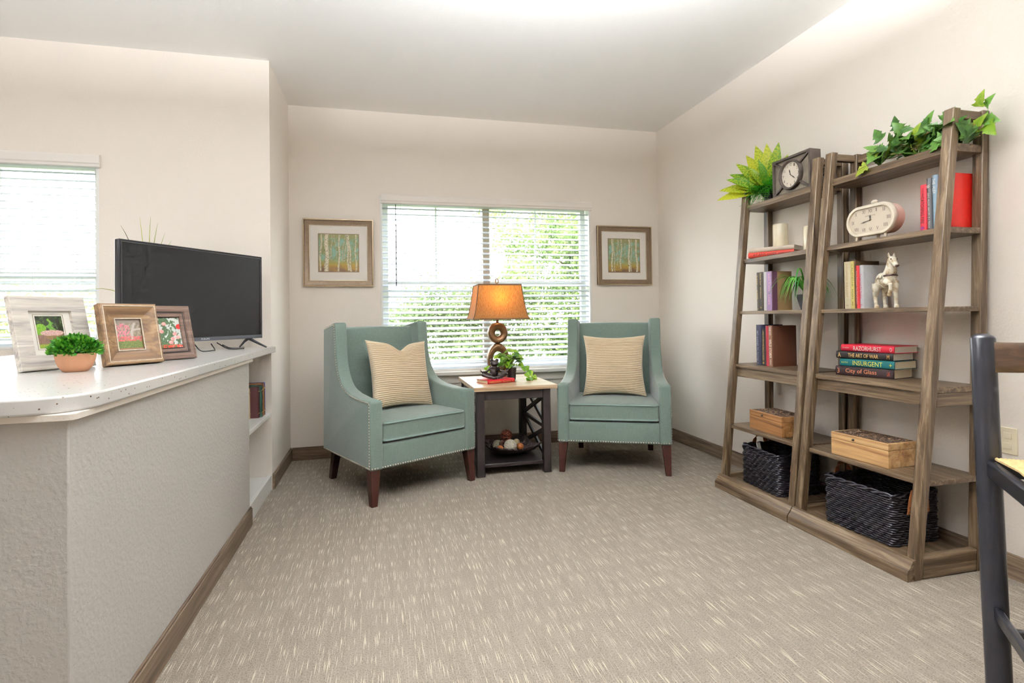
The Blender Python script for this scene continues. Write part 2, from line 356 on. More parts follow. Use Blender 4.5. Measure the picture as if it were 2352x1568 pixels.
window('window_1', *BW, YB, (.925, .990), 'wide double window behind white blinds between the armchairs')
window('window_2', *LW, YW, None, 'bright window behind white blinds above the counter')
def slat_mesh(L):
    b = B(); w = .0255; pts = []
    for i in range(7):
        a = -1+2*i/6; pts.append((a*w, .0022*(1-a*a)))
    top = [(p[0], p[1]+.0030) for p in pts][::-1]; prof = pts+top
    b.prism(prof, -L/2, L/2, 'x'); return b.mesh('slat', 30)
def blind(x0, x1, zt, zb, y, n, label, wand, cords, val):
    cx = (x0+x1)/2; t = thing('window_blind', label, 'blind', (cx, y, zb), group='white slatted blinds')
    L = x1-x0-.008; me = slat_mesh(L); h = zt-zb
    me.materials.append(MATS['blind_white'])
    for i in range(n):
        z = .035+(h-.05)*(i/(n-1)); mesh_obj('slat', me, None, t, (0, 0, z), (math.radians(24), 0, 0))
    B().box(-L/2, L/2, -.026, .026, 0, .018).obj('bottom_rail', 'blind_white', t, bev=.004)
    B().box(-L/2, L/2, -.028, .028, h-.008, h+.045).obj('head_rail', 'blind_white', t)
    for cxx in cords:
        for dy in (-.0285, .0285): B().tube([(cxx-cx, dy, .01), (cxx-cx, dy, h)], .0011, 5).obj('ladder_cord', 'cord_white', t)
    if wand: B().tube([(wand-cx, -.042, h-.03), (wand-cx, -.042, h-.33), (wand-cx, -.040, h-.74)], [.0035, .0042, .0048], 6).obj('wand', 'wand_dark', t, smooth=60)
    v = B(); prof = [(-.06+dy, z) for dy, z in val]
    v.prism(prof, -(x1-x0)/2-.004, (x1-x0)/2+.016, 'x'); v.obj('valance', 'valance_white', t, (0, 0, h), bev=.0015)
    return t
VAL = [(0.0, -.03), (-.006, -.026), (-.006, -.012), (-.012, -.004), (-.012, .038), (-.006, .046), (0, .052), (.012, .052), (.012, -.03)]
blind(BW[0]+.012, BW[1]-.012, 2.185, .694, YB+.045, 31, 'wide white slatted blind on the back window with a dark wand', .145, (.19, .49, .80, 1.12, 1.45, 1.78), VAL)
blind(LW[0]+.012, LW[1]-.004, 2.185, 1.005, YW+.045, 25, 'white slatted blind on the window above the counter', None, (-1.88, -2.12, -2.5, -2.8), VAL)
st = structure(B().box(BW[0]-.05, BW[1]+.05, YB-.055, YB+.03, .655, .689).obj('trim_sill', 'white_trim', bev=.005), 'white window stool under the back window', 'sill')
structure(B().box(BW[0]-.03, BW[1]+.03, YB-.014, YB, .585, .655).obj('trim_apron', 'wall_paint', bev=.003), 'painted apron board below the back window stool', 'trim')
# wall outlet
ol = thing('wall_outlet', 'beige outlet plate low on the wall beside the dining stool', 'outlet', (XR, 1.800, .592))
plain('outlet_beige', (232, 220, 192), .4)
B().box(-.006, 0, -.036, .036, -.058, .058).obj('plate', 'outlet_beige', ol, bev=.003)
for dz in (-.022, .022): B().box(-.0085, -.006, -.015, .015, dz-.014, dz+.014).obj('socket', 'outlet_beige', ol, bev=.002)

# bowl lights added out of view for soft fill, shining at the ceiling
plain('bowl_glass', (236, 230, 218), .4)
def fill_bowl_light(x, y, power, label):
    t = thing('fill_bowl', label, 'fill light', (x, y, CH), 0, 'added fill bowls')
    B().lathe([(0, -.545), (.05, -.54), (.14, -.515), (.21, -.475), (.235, -.44), (.228, -.44), (.20, -.47), (.13, -.505), (0, -.528)], 32).obj('bowl', 'bowl_glass', t, smooth=50)
    B().tube([(0, 0, 0), (0, 0, -.53)], .008, 8).obj('rod', 'nickel', t); B().lathe([(0, 0), (.07, 0), (.06, -.02), (0, -.025)], 20).obj('canopy', 'nickel', t, smooth=40)
    d = bpy.data.lights.new('bowl_fill_light', 'AREA'); d.shape = 'DISK'; d.size = .40; d.energy = power; d.color = BOWL_C
    o = bpy.data.objects.new('bowl_fill_light', d); C.objects.link(o); o.parent = t; o.location = (0, 0, -.455); o.rotation_euler = (PI, 0, 0)
    return t
fill_bowl_light(.70, 1.30, BOWL_W, 'added bowl fill light out of view above the open carpet')
fill_bowl_light(-1.95, 1.3, BOWL_W*.42, 'added bowl fill light out of view over the kitchen')

# ------------------------------------------------------------------ wing chairs
# local frame: x to the sitter's left as seen from the front, y to the back, origin on the floor at the front left corner
CWID = .825
PROF = [(0, .222), (0, .645), (.012, .652), (.15, .655), (.29, .671), (.37, .690), (.42, .713), (.46, .748), (.495, .795), (.520, .850), (.537, .92), (.545, 1.0), (.548, 1.07), (.553, 1.128), (.565, 1.137), (.60, 1.134), (.775, 1.100), (.80, .222)]
def rbox(x0, x1, y0, y1, z0, z1, n, f=None):
    bm = bmesh.new(); bmesh.ops.create_cube(bm, size=1.0); bmesh.ops.subdivide_edges(bm, edges=bm.edges, cuts=n, use_grid_fill=True)
    for v in bm.verts:
        u, w, t = v.co.x*2, v.co.y*2, v.co.z*2; p = Vector((x0+(x1-x0)*(v.co.x+.5), y0+(y1-y0)*(v.co.y+.5), z0+(z1-z0)*(v.co.z+.5)))
        v.co = f(p, u, w, t) if f else p
    me = bpy.data.meshes.new('rbox'); bm.to_mesh(me); bm.free(); return me
def soft(o, w, seg=3):
    b = o.modifiers.new('soft', 'BEVEL'); b.width = w; b.segments = seg; b.limit_method = 'ANGLE'; b.angle_limit = math.radians(50)
    o.data.polygons.foreach_set('use_smooth', [True]*len(o.data.polygons)); return o
def nail_mesh():
    return [(0, 0, 1)]
def studs(b, pts, nrm, r=.0056):
    for p in pts:
        M = Vector(nrm).to_track_quat('Z', 'Y').to_matrix()
        prof = [(r, 0), (r*.8, r*.45), (0, r*.62)]; vs = []; n = 6
        for (rr, z) in prof[:2]:
            for k in range(n): vs.append(Vector(p)+M @ Vector((rr*math.cos(2*PI*k/n), rr*math.sin(2*PI*k/n), z)))
        vs.append(Vector(p)+M @ Vector((0, 0, prof[2][1])))
        b.add(vs, [(k, (k+1) % n, n+(k+1) % n, n+k) for k in range(n)]+[(n+k, n+(k+1) % n, 2*n) for k in range(n)])
def along(pts, step):
    pts = [Vector(p) for p in pts]; out = []; carry = 0.0
    for a, c in zip(pts, pts[1:]):
        L = (c-a).length; d = carry
        while d < L: out.append(a.lerp(c, d/L)); d += step
        carry = d-L
    return out
def wing_chair(loc, rz, label):
    t = thing('wing_chair', label, 'armchair', loc, rz, 'teal wing chairs by the window')
    th = math.radians(3.4); tk = .086
    for s in (0, 1):
        # a planar arm and wing panel, its back end turned a little inwards
        Mx = Matrix.Rotation(-th if s == 0 else th, 4, 'Z')
        def place(v, s=s, Mx=Mx):
            q = Mx @ Vector((v.x if s == 0 else -v.x, v.y, v.z)); return q + Vector((0 if s == 0 else CWID, 0, 0))
        b = B(); b.prism(PROF, 0, tk, 'x', place); o = b.obj('arm_and_wing', 'teal_linen', t); soft(o, .016, 4)
        nb = B(); off = -.0005; k = .013
        inner = [(k, .236), (k, .640), (.15, .641), (.29, .657), (.375, .677), (.43, .703), (.472, .742), (.508, .79), (.533, .85), (.55, .92), (.558, 1.0), (.561, 1.07), (.566, 1.122), (.60, 1.12), (.765, 1.088)]
        nr = Mx @ Vector((-1 if s == 0 else 1, 0, 0))
        studs(nb, along([place(Vector((off, y, z))) for y, z in inner], .0180), nr)
        studs(nb, along([place(Vector((off, y, .236))) for y in (.02, .78)], .0180), nr)
        if s == 0: studs(nb, along([(.012, -.0005, .236), (CWID-.012, -.0005, .236)], .0180), (0, -1, 0))
        tag(nb.obj('nailhead_trim', 'nickel', t, smooth=80), kind='stuff')
    o = mesh_obj('front_rail', rbox(tk-.005, CWID-tk+.005, .001, .10, .222, .378, 3), 'teal_linen', t); soft(o, .014)
    o = mesh_obj('seat_deck', rbox(tk-.005, CWID-tk+.005, .08, .74, .235, .385, 1), 'teal_linen', t)
    def bulge(p, u, w, tt):
        g = (1-u*u)*(1-w*w)
        if tt > .99: p.z += .016*math.sqrt(max(0, g))
        if tt < -.99: p.z += 0
        if w < -.99: p.y -= .006*(1-u*u)
        return p
    cs = mesh_obj('seat_cushion', rbox(tk+.004, CWID-tk-.004, .004, .625, .388, .512, 9, bulge), 'teal_linen', t); soft(cs, .018, 4)
    def loop(z, k):
        x0, x1, y0, y1, r = tk+.004+k, CWID-tk-.004-k, .004+k, .60, .035; p = []
        for (cx, cy, a0) in ((x1-r, y0+r, -PI/2), (x1-r, y1-r, 0), (x0+r, y1-r, PI/2), (x0+r, y0+r, PI)):
            for i in range(6): a = a0+PI/2*i/5; p.append((cx+r*math.cos(a), cy+r*math.sin(a) - (.006 if cy < .2 else 0), z))
        return p
    for z in (.503, .396): B().tube(loop(z, .001), .0058, 7, True).obj('piping', 'teal_piping', cs, smooth=60)
    def backf(p, u, w, tt):
        p.y += (p.z-.38)*.06
        if w < -.99: p.y -= .035*math.sqrt(max(0, (1-u*u)))*(1-.25*tt*tt)
        if tt > .99: p.z += .006*(1-u*u)
        return p
    o = mesh_obj('backrest', rbox(tk-.012, CWID-tk+.012, .615, .775, .23, 1.098, 9, backf), 'teal_linen', t); soft(o, .022, 4)
    def leg(x, y, dx, dy, w0, w1, mat='mahogany'):
        b = B(); vs = []
        for z, w, ox, oy in ((.224, w0, 0, 0), (0, w1, dx, dy)):
            vs += [(x+ox+a*w/2, y+oy+c*w/2, z) for a, c in ((-1, -1), (1, -1), (1, 1), (-1, 1))]
        b.add(vs, [(0, 1, 2, 3), (7, 6, 5, 4), (0, 4, 5, 1), (1, 5, 6, 2), (2, 6, 7, 3), (3, 7, 4, 0)])
        return b.obj('leg', mat, t, bev=.003)
    leg(.040, .040, -.012, -.018, .066, .040); leg(CWID-.040, .040, .012, -.018, .066, .040)
    leg(.115, .72, .0, .07, .055, .042); leg(CWID-.115, .72, .0, .07, .055, .042)
    return t
wing_chair((-.063, 3.461, 0), math.atan2(.484, .875), 'teal wing chair angled beside the recess, turned toward the bookcases')
wing_chair((1.284, 3.893, 0), -math.radians(25), 'teal wing chair in the corner by the bookcases')

def cushion(loc, rz, tilt, roll, dent, label, w=.50, h=.50):
    nu, nv, ribs = 46, 239, 34; T = .085
    def f(side):
        def g(u, v):
            a, c = 2*u-1, 2*v-1
            x = w/2*a*(1-.115*(1-c*c)*a*a); z = h/2*c*(1-.105*(1-a*a)*c*c)
            th = T*(max(0, (1-a*a))*max(0, (1-c*c)))**.45
            th *= 1+.04*math.sin(3*a+2*c)
            if dent:
                d = math.exp(-((a-.05)/.26)**2)*max(0, c)**2; z -= .055*d; th *= 1-.35*d
            rb = abs(math.sin(PI*ribs*(v)))**.7
            th = th+.0085*(rb-.5)*min(1, 8*(1-abs(a)))*min(1, 12*(1-abs(c)))
            return (x, -side*th, z)
        return g
    b = B(); b.surf(f(1), nu, nv); b.surf(f(-1), nu, nv)
    t = thing('throw_pillow', label, 'pillow', loc, 0, 'corduroy pillows on the wing chairs')
    t.rotation_euler = (tilt, roll, rz)
    b.obj('cover', 'corduroy', t, (0, 0, h/2), smooth=179, clean=True)
    return t
def chair_pt(loc, rz, x, y, z): c, s = math.cos(rz), math.sin(rz); return (loc[0]+c*x-s*y, loc[1]+s*x+c*y, z)
RZ1, RZ2 = math.atan2(.484, .875), -math.radians(25)
cushion(chair_pt((-.063, 3.461), RZ1, .445, .335, .522), RZ1, -math.radians(17), math.radians(3), True, 'ribbed beige pillow with a dented top edge, on the chair nearer the counter')
cushion(chair_pt((1.284, 3.893), RZ2, .418, .335, .522), RZ2, -math.radians(17), math.radians(0), False, 'plump ribbed beige square pillow on the corner wing chair')

# ------------------------------------------------------------------ end table and what stands on it
wood('table_top_wood', (150, 118, 86), (188, 158, 124), (214, 190, 160), 'x', .32, .8); plain('table_black', (36, 29, 29), .40, var=.3, vscale=25)
TZ = .654
tb = thing('end_table', 'black end table with a pale plank top between the wing chairs', 'table', (.97, 4.28, 0))
for i in range(4):
    y0 = -.40+.2*i; B().box(-.315, .315, y0+.0006, y0+.1994, TZ-.030, TZ).obj('top_plank', 'table_top_wood', tb, bev=.002)
lx = (-.295, -.235, .210, .267); ly = (-.375, -.315, .32, .38)
for x0, x1 in ((lx[0], lx[1]), (lx[2], lx[3])):
    for y0, y1 in ((ly[0], ly[1]), (ly[2], ly[3])): B().box(x0, x1, y0, y1, 0, TZ-.030).obj('leg', 'table_black', tb, bev=.003)
for y0, y1 in ((-.367, -.343), (.348, .372)): B().box(lx[1], lx[2], y0, y1, TZ-.098, TZ-.030).obj('apron', 'table_black', tb, bev=.002)
for x0, x1 in ((-.285, -.26), (.232, .257)): B().box(x0, x1, ly[1], ly[2], TZ-.085, TZ-.030).obj('apron', 'table_black', tb, bev=.002)
B().box(-.29, .262, -.345, .375, .060, .086).obj('lower_shelf', 'table_black', tb, bev=.002)
for xs in (-.2725, .2445):
    z0, z1 = .086, TZ-.085; zm = (z0+z1)/2
    for (za, zb, rail) in ((z0, zm-.012, False), (zm+.012, z1, True)):
        for sgn in (1, -1):
            p0 = Vector((xs+.003*sgn, ly[1], za if sgn > 0 else zb)); p1 = Vector((xs+.003*sgn, ly[2], zb if sgn > 0 else za))
            d = p1-p0; L = d.length; ang = math.atan2(d.z, d.y); M = Matrix.Translation((p0+p1)/2) @ Matrix.Rotation(ang, 4, 'X')
            B().box(-.009, .009, -L/2, L/2, -.016, .016).obj('cross_bar', 'table_black', tb, M=M, bev=.002)
    B().box(xs-.011, xs+.011, ly[1], ly[2], zm-.014, zm+.014).obj('side_rail', 'table_black', tb, bev=.002)

# lamp
def shade_mat():
    m, nt, b = base_mat('linen_shade'); out = nt.nodes['Material Output']; mp = mapping(nt, (260, 260, 14)); n = N(nt, 'ShaderNodeTexNoise', Scale=1.0, Detail=3.0); nt.links.new(mp.outputs[0], n.inputs['Vector'])
    r = ramp(nt, [(.35, srgb(140, 104, 66)), (.65, srgb(168, 130, 86))], n.outputs['Fac']); nt.links.new(r.outputs[0], b.inputs['Base Color']); b.inputs['Roughness'].default_value = .9
    t = N(nt, 'ShaderNodeBsdfTranslucent'); r2 = ramp(nt, [(.35, srgb(182, 106, 34)), (.65, srgb(230, 152, 58))], n.outputs['Fac']); nt.links.new(r2.outputs[0], t.inputs[0])
    mix = N(nt, 'ShaderNodeMixShader'); mix.inputs[0].default_value = .42; nt.links.new(b.outputs[0], mix.inputs[1]); nt.links.new(t.outputs[0], mix.inputs[2]); nt.links.new(mix.outputs[0], out.inputs[0])
shade_mat(); plain('shade_trim', (104, 76, 46), .8); plain('bronze', (112, 82, 54), .38, .55, var=.3, vscale=14)
lp = thing('table_lamp', 'lit bronze lamp with two stacked rings and a tan linen shade', 'lamp', (.965, 4.50, TZ))
b = B(); b.lathe([(.0, 0), (.105, 0), (.11, .006), (.106, .014), (.06, .022), (.03, .026), (0, .026)], 28, sy=.62); b.obj('base', 'bronze', lp, smooth=40)
def ring(cz, a, bb, ha, hb, dep, name):
    def f(u, v):
        th = 2*PI*u; ph = 2*PI*v; c, s = math.cos(th), math.sin(th)
        om = ((a+ha)/2, (bb+hb)/2); hw = ((a-ha)/2, (bb-hb)/2); k = math.cos(ph); kk = math.copysign(abs(k)**.8, k); q = math.copysign(abs(math.sin(ph))**.75, math.sin(ph))
        dd = dep*(.72+.28*(kk*.5+.5))
        return ((om[0]+hw[0]*kk)*c, -dd*q, cz+(om[1]+hw[1]*kk)*s)
    B().surf(f, 40, 21, True).obj(name, 'bronze', lp, smooth=179, clean=True)
ring(.374, .086, .088, .023, .024, .050, 'upper_ring'); ring(.158, .094, .132, .042, .062, .055, 'lower_ring')
B().tube([(0, 0, .458), (0, 0, .50)], .011, 12).obj('neck', 'bronze', lp, smooth=40); B().tube([(0, 0, .50), (0, 0, .785)], .004, 8).obj('harp_rod', 'bronze', lp)
def sh(z): return (lambda t: (.235-.055*t**.62, .175-.05*t**.62))(z)
sd = B(); zs = [i/14 for i in range(15)]; Z0, Z1 = .492, .775
vs = []
for z in zs:
    a, c = sh(z); vs += [(x, y, Z0+(Z1-Z0)*z) for x, y in ((a, -c), (a, c), (-a, c), (-a, -c))]
sd.add(vs, [(i*4+k, i*4+(k+1) % 4, (i+1)*4+(k+1) % 4, (i+1)*4+k) for i in range(14) for k in range(4)])
so = sd.obj('shade', 'linen_shade', lp, smooth=25)
for z, zz in ((0, Z0), (1, Z1)):
    a, c = sh(z)
    B().frame(2*a+.004, 2*c+.004, [(0, -.006), (0, .006), (.004, .006), (.004, -.006)]).obj('shade_trim', 'shade_trim', so, M=Matrix.Translation((0, 0, zz)) @ Matrix.Rotation(PI/2, 4, 'X'))
for sx, sy in ((1, -1), (1, 1), (-1, 1), (-1, -1)):
    B().tube([(sx*sh(z)[0], sy*sh(z)[1], Z0+(Z1-Z0)*z) for z in zs], .0038, 6).obj('shade_trim', 'shade_trim', so)
fin = []
for i in range(17): a = -PI/2+2*PI*i/17; fin.append((.013*math.cos(a), 0, .812+.019*math.sin(a)))
B().tube(fin, .0045, 7, True).obj('finial', 'bronze', lp, smooth=60)
plain('bulb_glass', (255, 236, 200), .3); MATS['bulb_glass'].node_tree.nodes['Principled BSDF'].inputs['Emission Color'].default_value = (1, .72, .36, 1); MATS['bulb_glass'].node_tree.nodes['Principled BSDF'].inputs['Emission Strength'].default_value = 6
B().ball((0, 0, .64), (.026, .026, .034), 12).obj('bulb', 'bulb_glass', lp, smooth=179)
ld = bpy.data.lights.new('lamp_bulb_light', 'POINT'); ld.energy = 1.25; ld.color = (1, .66, .32); ld.shadow_soft_size = .05
lo = bpy.data.objects.new('lamp_bulb_light', ld); C.objects.link(lo); lo.parent = lp; lo.location = (0, -.05, .66)

# books
plain('page_paper', (226, 210, 178), .8, var=.06, vscale=200); plain('page_white', (236, 230, 216), .8, var=.05, vscale=200)
def book(label, loc, th, hgt, dep, cover, texts=(), lying=False, rz=0.0, lean=0.0, paper='page_paper', group=None, round_spine=.004, spine=None, tcol=(240, 230, 200), bands=()):
    """standing: spine towards local -x, thickness along y, height along z. lying: thickness along z, height along -y."""
    key = 'cover_%d_%d_%d' % cover
    if key not in MATS: plain(key, cover, .38, var=.05, vscale=60)
    t = thing('book', label, 'book', loc, 0, group); t.rotation_euler = (lean, 0, rz)
    L = Matrix.Rotation(PI/2, 4, 'X') @ Matrix.Identity(4) if lying else Matrix.Identity(4)
    # in the upright frame the book occupies x 0..dep, y -th/2..th/2, z 0..hgt ; lying: rotate so z -> -y, y -> z
    if lying: L = Matrix(((1, 0, 0, 0), (0, 0, -1, hgt/2), (0, 1, 0, th/2), (0, 0, 0, 1)))
    bd = .0028; r = round_spine
    prof = [(dep, -th/2), (dep, -th/2+bd), (.004, -th/2+bd), (.004, th/2-bd), (dep, th/2-bd), (dep, th/2), (.004, th/2), (0, th/2-.003), (-r, 0), (0, -th/2+.003), (.004, -th/2)]
    c = B(); c.prism(prof[::-1], 0, hgt, 'z'); c.obj('cover', key, t, M=L, smooth=40)
    p = B(); p.box(.0045, dep-.005, -th/2+bd, th/2-bd, .004, hgt-.004); p.obj('pages', paper, t, M=L)
    if spine:
        sk = 'cover_%d_%d_%d' % spine
        if sk not in MATS: plain(sk, spine, .4, var=.05, vscale=60)
        s = B(); s.box(-r-.0006, -.0002, -th/2+.0025, th/2-.0025, 0.0005, hgt-.0005); s.obj('spine_panel', sk, t, M=L)
    for (s, z, ln, ht, col) in texts:
        k2 = 'ink_%d_%d_%d' % col
        if k2 not in MATS: plain(k2, col, .4)
        M = L @ basis((0, 0, -1), (0, -1, 0), (-r-.0012, 0, hgt*z))
        if lying: M = L @ basis((0, 0, 1), (0, 1, 0), (-r-.0012, 0, hgt*z)); M = L @ basis((0, 0, 1), (0, 1, 0), (-r-.0012, 0, hgt*z))
        text_obj('spine_title', s, ln, ht, k2, t, M)
    for (z, hh, col) in bands:
        k2 = 'ink_%d_%d_%d' % col
        if k2 not in MATS: plain(k2, col, .4)
        q = B(); q.box(-r-.0012, -.0002, -th/2+.002, th/2-.002, hgt*z-hh/2, hgt*z+hh/2); q.obj('spine_band', k2, t, M=L)
    return t
WHT, GLD, BLK = (240, 236, 226), (226, 190, 110), (30, 26, 26)
bt = book('red hardcover lying under the frog figurine on the end table', (0, 0, TZ), .029, .25, .165, (196, 32, 48), [('KAREN ROBARDS', .27, .11, .012, GLD), ('Shameless', .69, .075, .012, GLD), ('>', .92, .012, .008, GLD)], lying=True)
# spine faces the chairs (-y): turn the book so that local -x points to -y
bt.rotation_euler = (0, 0, math.radians(112)); bt.location = (.905, 4.100, TZ)

# frog figurine in meditation, on the red book
plain('cast_bronze', (50, 42, 40), .38, .3, var=.2, vscale=40)
b = B(); b.ball((0, .004, .05), (.036, .030, .048), 16); b.ball((0, -.002, .085), (.026, .022, .026), 14); b.ball((0, -.008, .122), (.034, .028, .023), 16); b.ball((0, -.024, .116), (.026, .018, .015), 12)
for s in (-1, 1):
    b.ball((s*.021, -.010, .144), .0135, 12); b.ball((s*.021, -.019, .146), .007, 8)
    b.tube([(s*.022, .004, .022), (s*.055, -.008, .030), (s*.092, -.014, .036)], [.020, .018, .015], 10); b.ball((s*.092, -.014, .036), .0155, 10)
    b.tube([(s*.092, -.014, .034), (s*.05, -.036, .020), (s*-.006, -.050, .012)], [.015, .013, .010], 10); b.ball((s*-.014, -.052, .010), (.020, .010, .008), 10)
    b.tube([(s*.026, -.002, .092), (s*.044, .004, .070), (s*.062, -.006, .058), (s*.095, -.016, .056)], [.012, .0095, .008, .007], 8)
    b.tube([(s*.093, -.016, .055), (s*.110, -.018, .062), (s*.113, -.018, .078)], [.007, .006, .003], 8); b.tube([(s*.100, -.018, .058), (s*.108, -.024, .066)], [.005, .003], 6)
fg = b.obj('frog_figurine', 'cast_bronze', None, (.862, 4.165, TZ+.0285), (0, 0, math.radians(4))); remesh(fg, .0032, 3)
tag(fg, 'small dark frog figurine sitting cross-legged on the red book', 'figurine')

# leaves
def leaf_mesh(name, out, length, width, fold=.25, curl=.15, n=None):
    """out: (t, w) half outline from base to tip; midrib along +y"""
    v = []; f = []; m = len(out)
    for (t, w) in out:
        y = t*length; z = -curl*length*t*t
        v += [(-w*width, y, z+fold*w*width), (0, y, z), (w*width, y, z+fold*w*width)]
    for i in range(m-1):
        a, c = i*3, (i+1)*3; f += [(a, a+1, c+1, c), (a+1, a+2, c+2, c+1)]
    me = bpy.data.meshes.new(name); me.from_pydata(v, [], f); me.update(); me.polygons.foreach_set('use_smooth', [True]*len(me.polygons)); return me
HEART = [(-.16, .12), (-.13, .34), (-.02, .50), (.12, .54), (.3, .50), (.5, .40), (.68, .28), (.84, .15), (.95, .05), (1, .004)]
LANCE = [(0, .02), (.1, .16), (.25, .34), (.42, .46), (.58, .48), (.74, .38), (.88, .2), (.96, .08), (1, .003)]
IVY = [(-.10, .10), (-.12, .36), (.0, .62), (.10, .40), (.22, .30), (.34, .46), (.44, .34), (.56, .30), (.72, .2), (.88, .1), (1, .004)]
leafmat('vine_leaf', (92, 150, 24), (172, 206, 60), .4, 60); leafmat('vine_leaf_dark', (44, 92, 26), (96, 148, 48), .35, 60); plain('stem_green', (120, 140, 60), .5); plain('pot_black', (36, 33, 36), .35)
def leaf_obj(parent, me, mat, base, d, up, s, name='leaf'):
    d = Vector(d).normalized(); u = Vector(up); u = (u-d*u.dot(d)); u = u.normalized() if u.length > 1e-4 else d.orthogonal().normalized()
    X = d.cross(u); M = Matrix(((X.x*s, d.x*s, u.x*s, base[0]), (X.y*s, d.y*s, u.y*s, base[1]), (X.z*s, d.z*s, u.z*s, base[2]), (0, 0, 0, 1)))
    return mesh_obj(name, me, mat, parent, M=M)
random.seed(11)
vp = thing('potted_vine', 'small trailing green vine in a black pot beside the lamp', 'plant', (1.035, 4.315, TZ))
B().lathe([(0, 0), (.034, 0), (.036, .004), (.044, .092), (.046, .096), (.041, .096), (.038, .082), (0, .082)], 24).obj('pot', 'pot_black', vp, smooth=40)
vl = leaf_mesh('leaf', HEART, .042, .042, .3, .2); vl2 = leaf_mesh('leaf', HEART, .042, .042, .25, .3)
vl.materials.append(MATS['vine_leaf']); vl2.materials.append(MATS['vine_leaf_dark'])
for i in range(58):
    a = random.uniform(0, 2*PI); e = random.uniform(-.15, 1.25); rr = random.uniform(.55, 1.0)
    p = Vector((math.cos(a)*math.cos(e)*.115*rr-.01, math.sin(a)*math.cos(e)*.09*rr, .115+math.sin(e)*.125*rr))
    d = Vector((math.cos(a), math.sin(a)*.8-.35, random.uniform(-.7, .3))); up = Vector((math.cos(a)*.6, -.7+math.sin(a)*.4, .9))
    leaf_obj(vp, vl if random.random() < .66 else vl2, None, p, d, up, random.uniform(.8, 1.45))
    B().tube([(0, 0, .08), (p.x*.5, p.y*.5, .08+(p.z-.08)*.75), tuple(p)], .0012, 4).obj('stem', 'stem_green', vp)
for tr, ls in (([(.03, -.02, .10), (.09, -.05, .10), (.13, -.06, .07), (.10, -.09, .05), (.12, -.10, .012)], 5), ([(.04, 0, .11), (.12, -.02, .10), (.15, -.03, .06), (.17, -.04, .02)], 4), ([(-.03, 0, .1), (-.12, .03, .13), (-.20, .02, .10)], 3)):
    B().tube(cr(tr, 4), .0016, 5).obj('stem', 'stem_green', vp)
    for k in range(ls):
        q = Vector(tr[min(len(tr)-1, 1+k*(len(tr)-1)//ls)]); leaf_obj(vp, vl, None, q, (random.uniform(-.4, .6), -.5, -.6), (.1, -1, .5), random.uniform(.9, 1.3))
    leaf_obj(vp, vl, None, Vector(tr[-1]), (.3, -.6, -.05), (.1, -.5, 1), 1.2)

# twig tray with decorative balls on the lower shelf
plain('dark_twig', (62, 48, 46), .7, var=.3, vscale=60)
random.seed(5)
tz0 = .0865
def tray_pt(u, v): return Vector((u*.19, v*.19, tz0+.012+.055*(max(abs(u), abs(v))**3.2)+.035*(abs(u*v))**2))
b = B()
for i in range(330):
    u, v, a = random.uniform(-1, 1), random.uniform(-1, 1), random.uniform(0, PI); L = random.uniform(.25, .6); pts = []
    for k in range(5):
        q = -L+2*L*k/4; uu, vv = u+q*math.cos(a)+.1*math.sin(3*q), v+q*math.sin(a)
        uu, vv = max(-1, min(1, uu)), max(-1, min(1, vv)); p = tray_pt(uu, vv); p.z += random.uniform(-.006, .006); pts.append(p)
    if (pts[0]-pts[-1]).length > .04: b.tube(pts, random.uniform(.0018, .003), 4)
b.surf(lambda u, v: tray_pt(2*u-1, 2*v-1)-Vector((0, 0, .004)), 14, 14)
tr = b.obj('twig_tray', 'dark_twig', None, (.995, 4.225, 0), (0, 0, math.radians(8)), smooth=80)
tag(tr, 'dark woven twig tray on the lower shelf of the end table', 'tray')
plain('ball_brown', (120, 58, 34), .55, var=.25, vscale=50); plain('ball_grey', (122, 114, 92), .95, var=.2, vscale=90, bmp=.5); plain('ball_white', (214, 204, 186), .7, var=.15, vscale=80); plain('ball_cream', (226, 206, 160), .8, var=.12, vscale=70, bmp=.4); plain('ball_orange', (176, 100, 44), .6, var=.35, vscale=45); plain('ball_choc', (84, 50, 34), .7, var=.3, vscale=60); plain('ball_core', (66, 40, 30), .9)
def wrapped_ball(loc, r, mat, core, n, label, wr=.0028):
    t = thing('decor_ball', label, 'ornament', loc, 0, 'decorative balls in the twig tray')
    B().ball((0, 0, 0), r*.86, 16).obj('core', core, t, smooth=179)
    b = B()
    for i in range(n):
        nrm = Vector((random.gauss(0, 1), random.gauss(0, 1), random.gauss(0, 1))).normalized(); a = nrm.orthogonal().normalized(); c = nrm.cross(a); o = random.uniform(-.5, .5); rr = math.sqrt(1-o*o)*r*random.uniform(.93, 1.0)
        b.tube([nrm*(o*r)+a*(rr*math.cos(2*PI*k/18))+c*(rr*math.sin(2*PI*k/18)) for k in range(18)], wr, 5, True)
    b.obj('strands', mat, t, smooth=80)
    return t
def solid_ball(loc, r, mat, label, lobes=0):
    b = B()
    def f(u, v):
        a, e = 2*PI*u, PI*(v-.5); q = r*(1+(.05*math.cos(lobes*a) if lobes else .02*math.sin(7*a+5*e))); return (q*math.cos(e)*math.cos(a), q*math.cos(e)*math.sin(a), r*math.sin(e))
    b.surf(f, 26, 15, True); o = b.obj('decor_ball', mat, None, loc, (.5, .3, 0), smooth=179, clean=True)
    return tag(o, label, 'ornament', 'decorative balls in the twig tray')
wrapped_ball((.985, 4.305, .208), .046, 'ball_brown', 'ball_core', 16, 'large red-brown vine ball on top of the tray pile')
solid_ball((.900, 4.245, .146), .042, 'ball_grey', 'grey-green mossy ball at the edge of the tray')
wrapped_ball((.975, 4.125, .163), .048, 'ball_white', 'ball_white', 26, 'large whitewashed twig ball in the middle of the tray', .003)
solid_ball((1.066, 4.295, .150), .026, 'ball_cream', 'small cream ball behind the whitewashed ball')
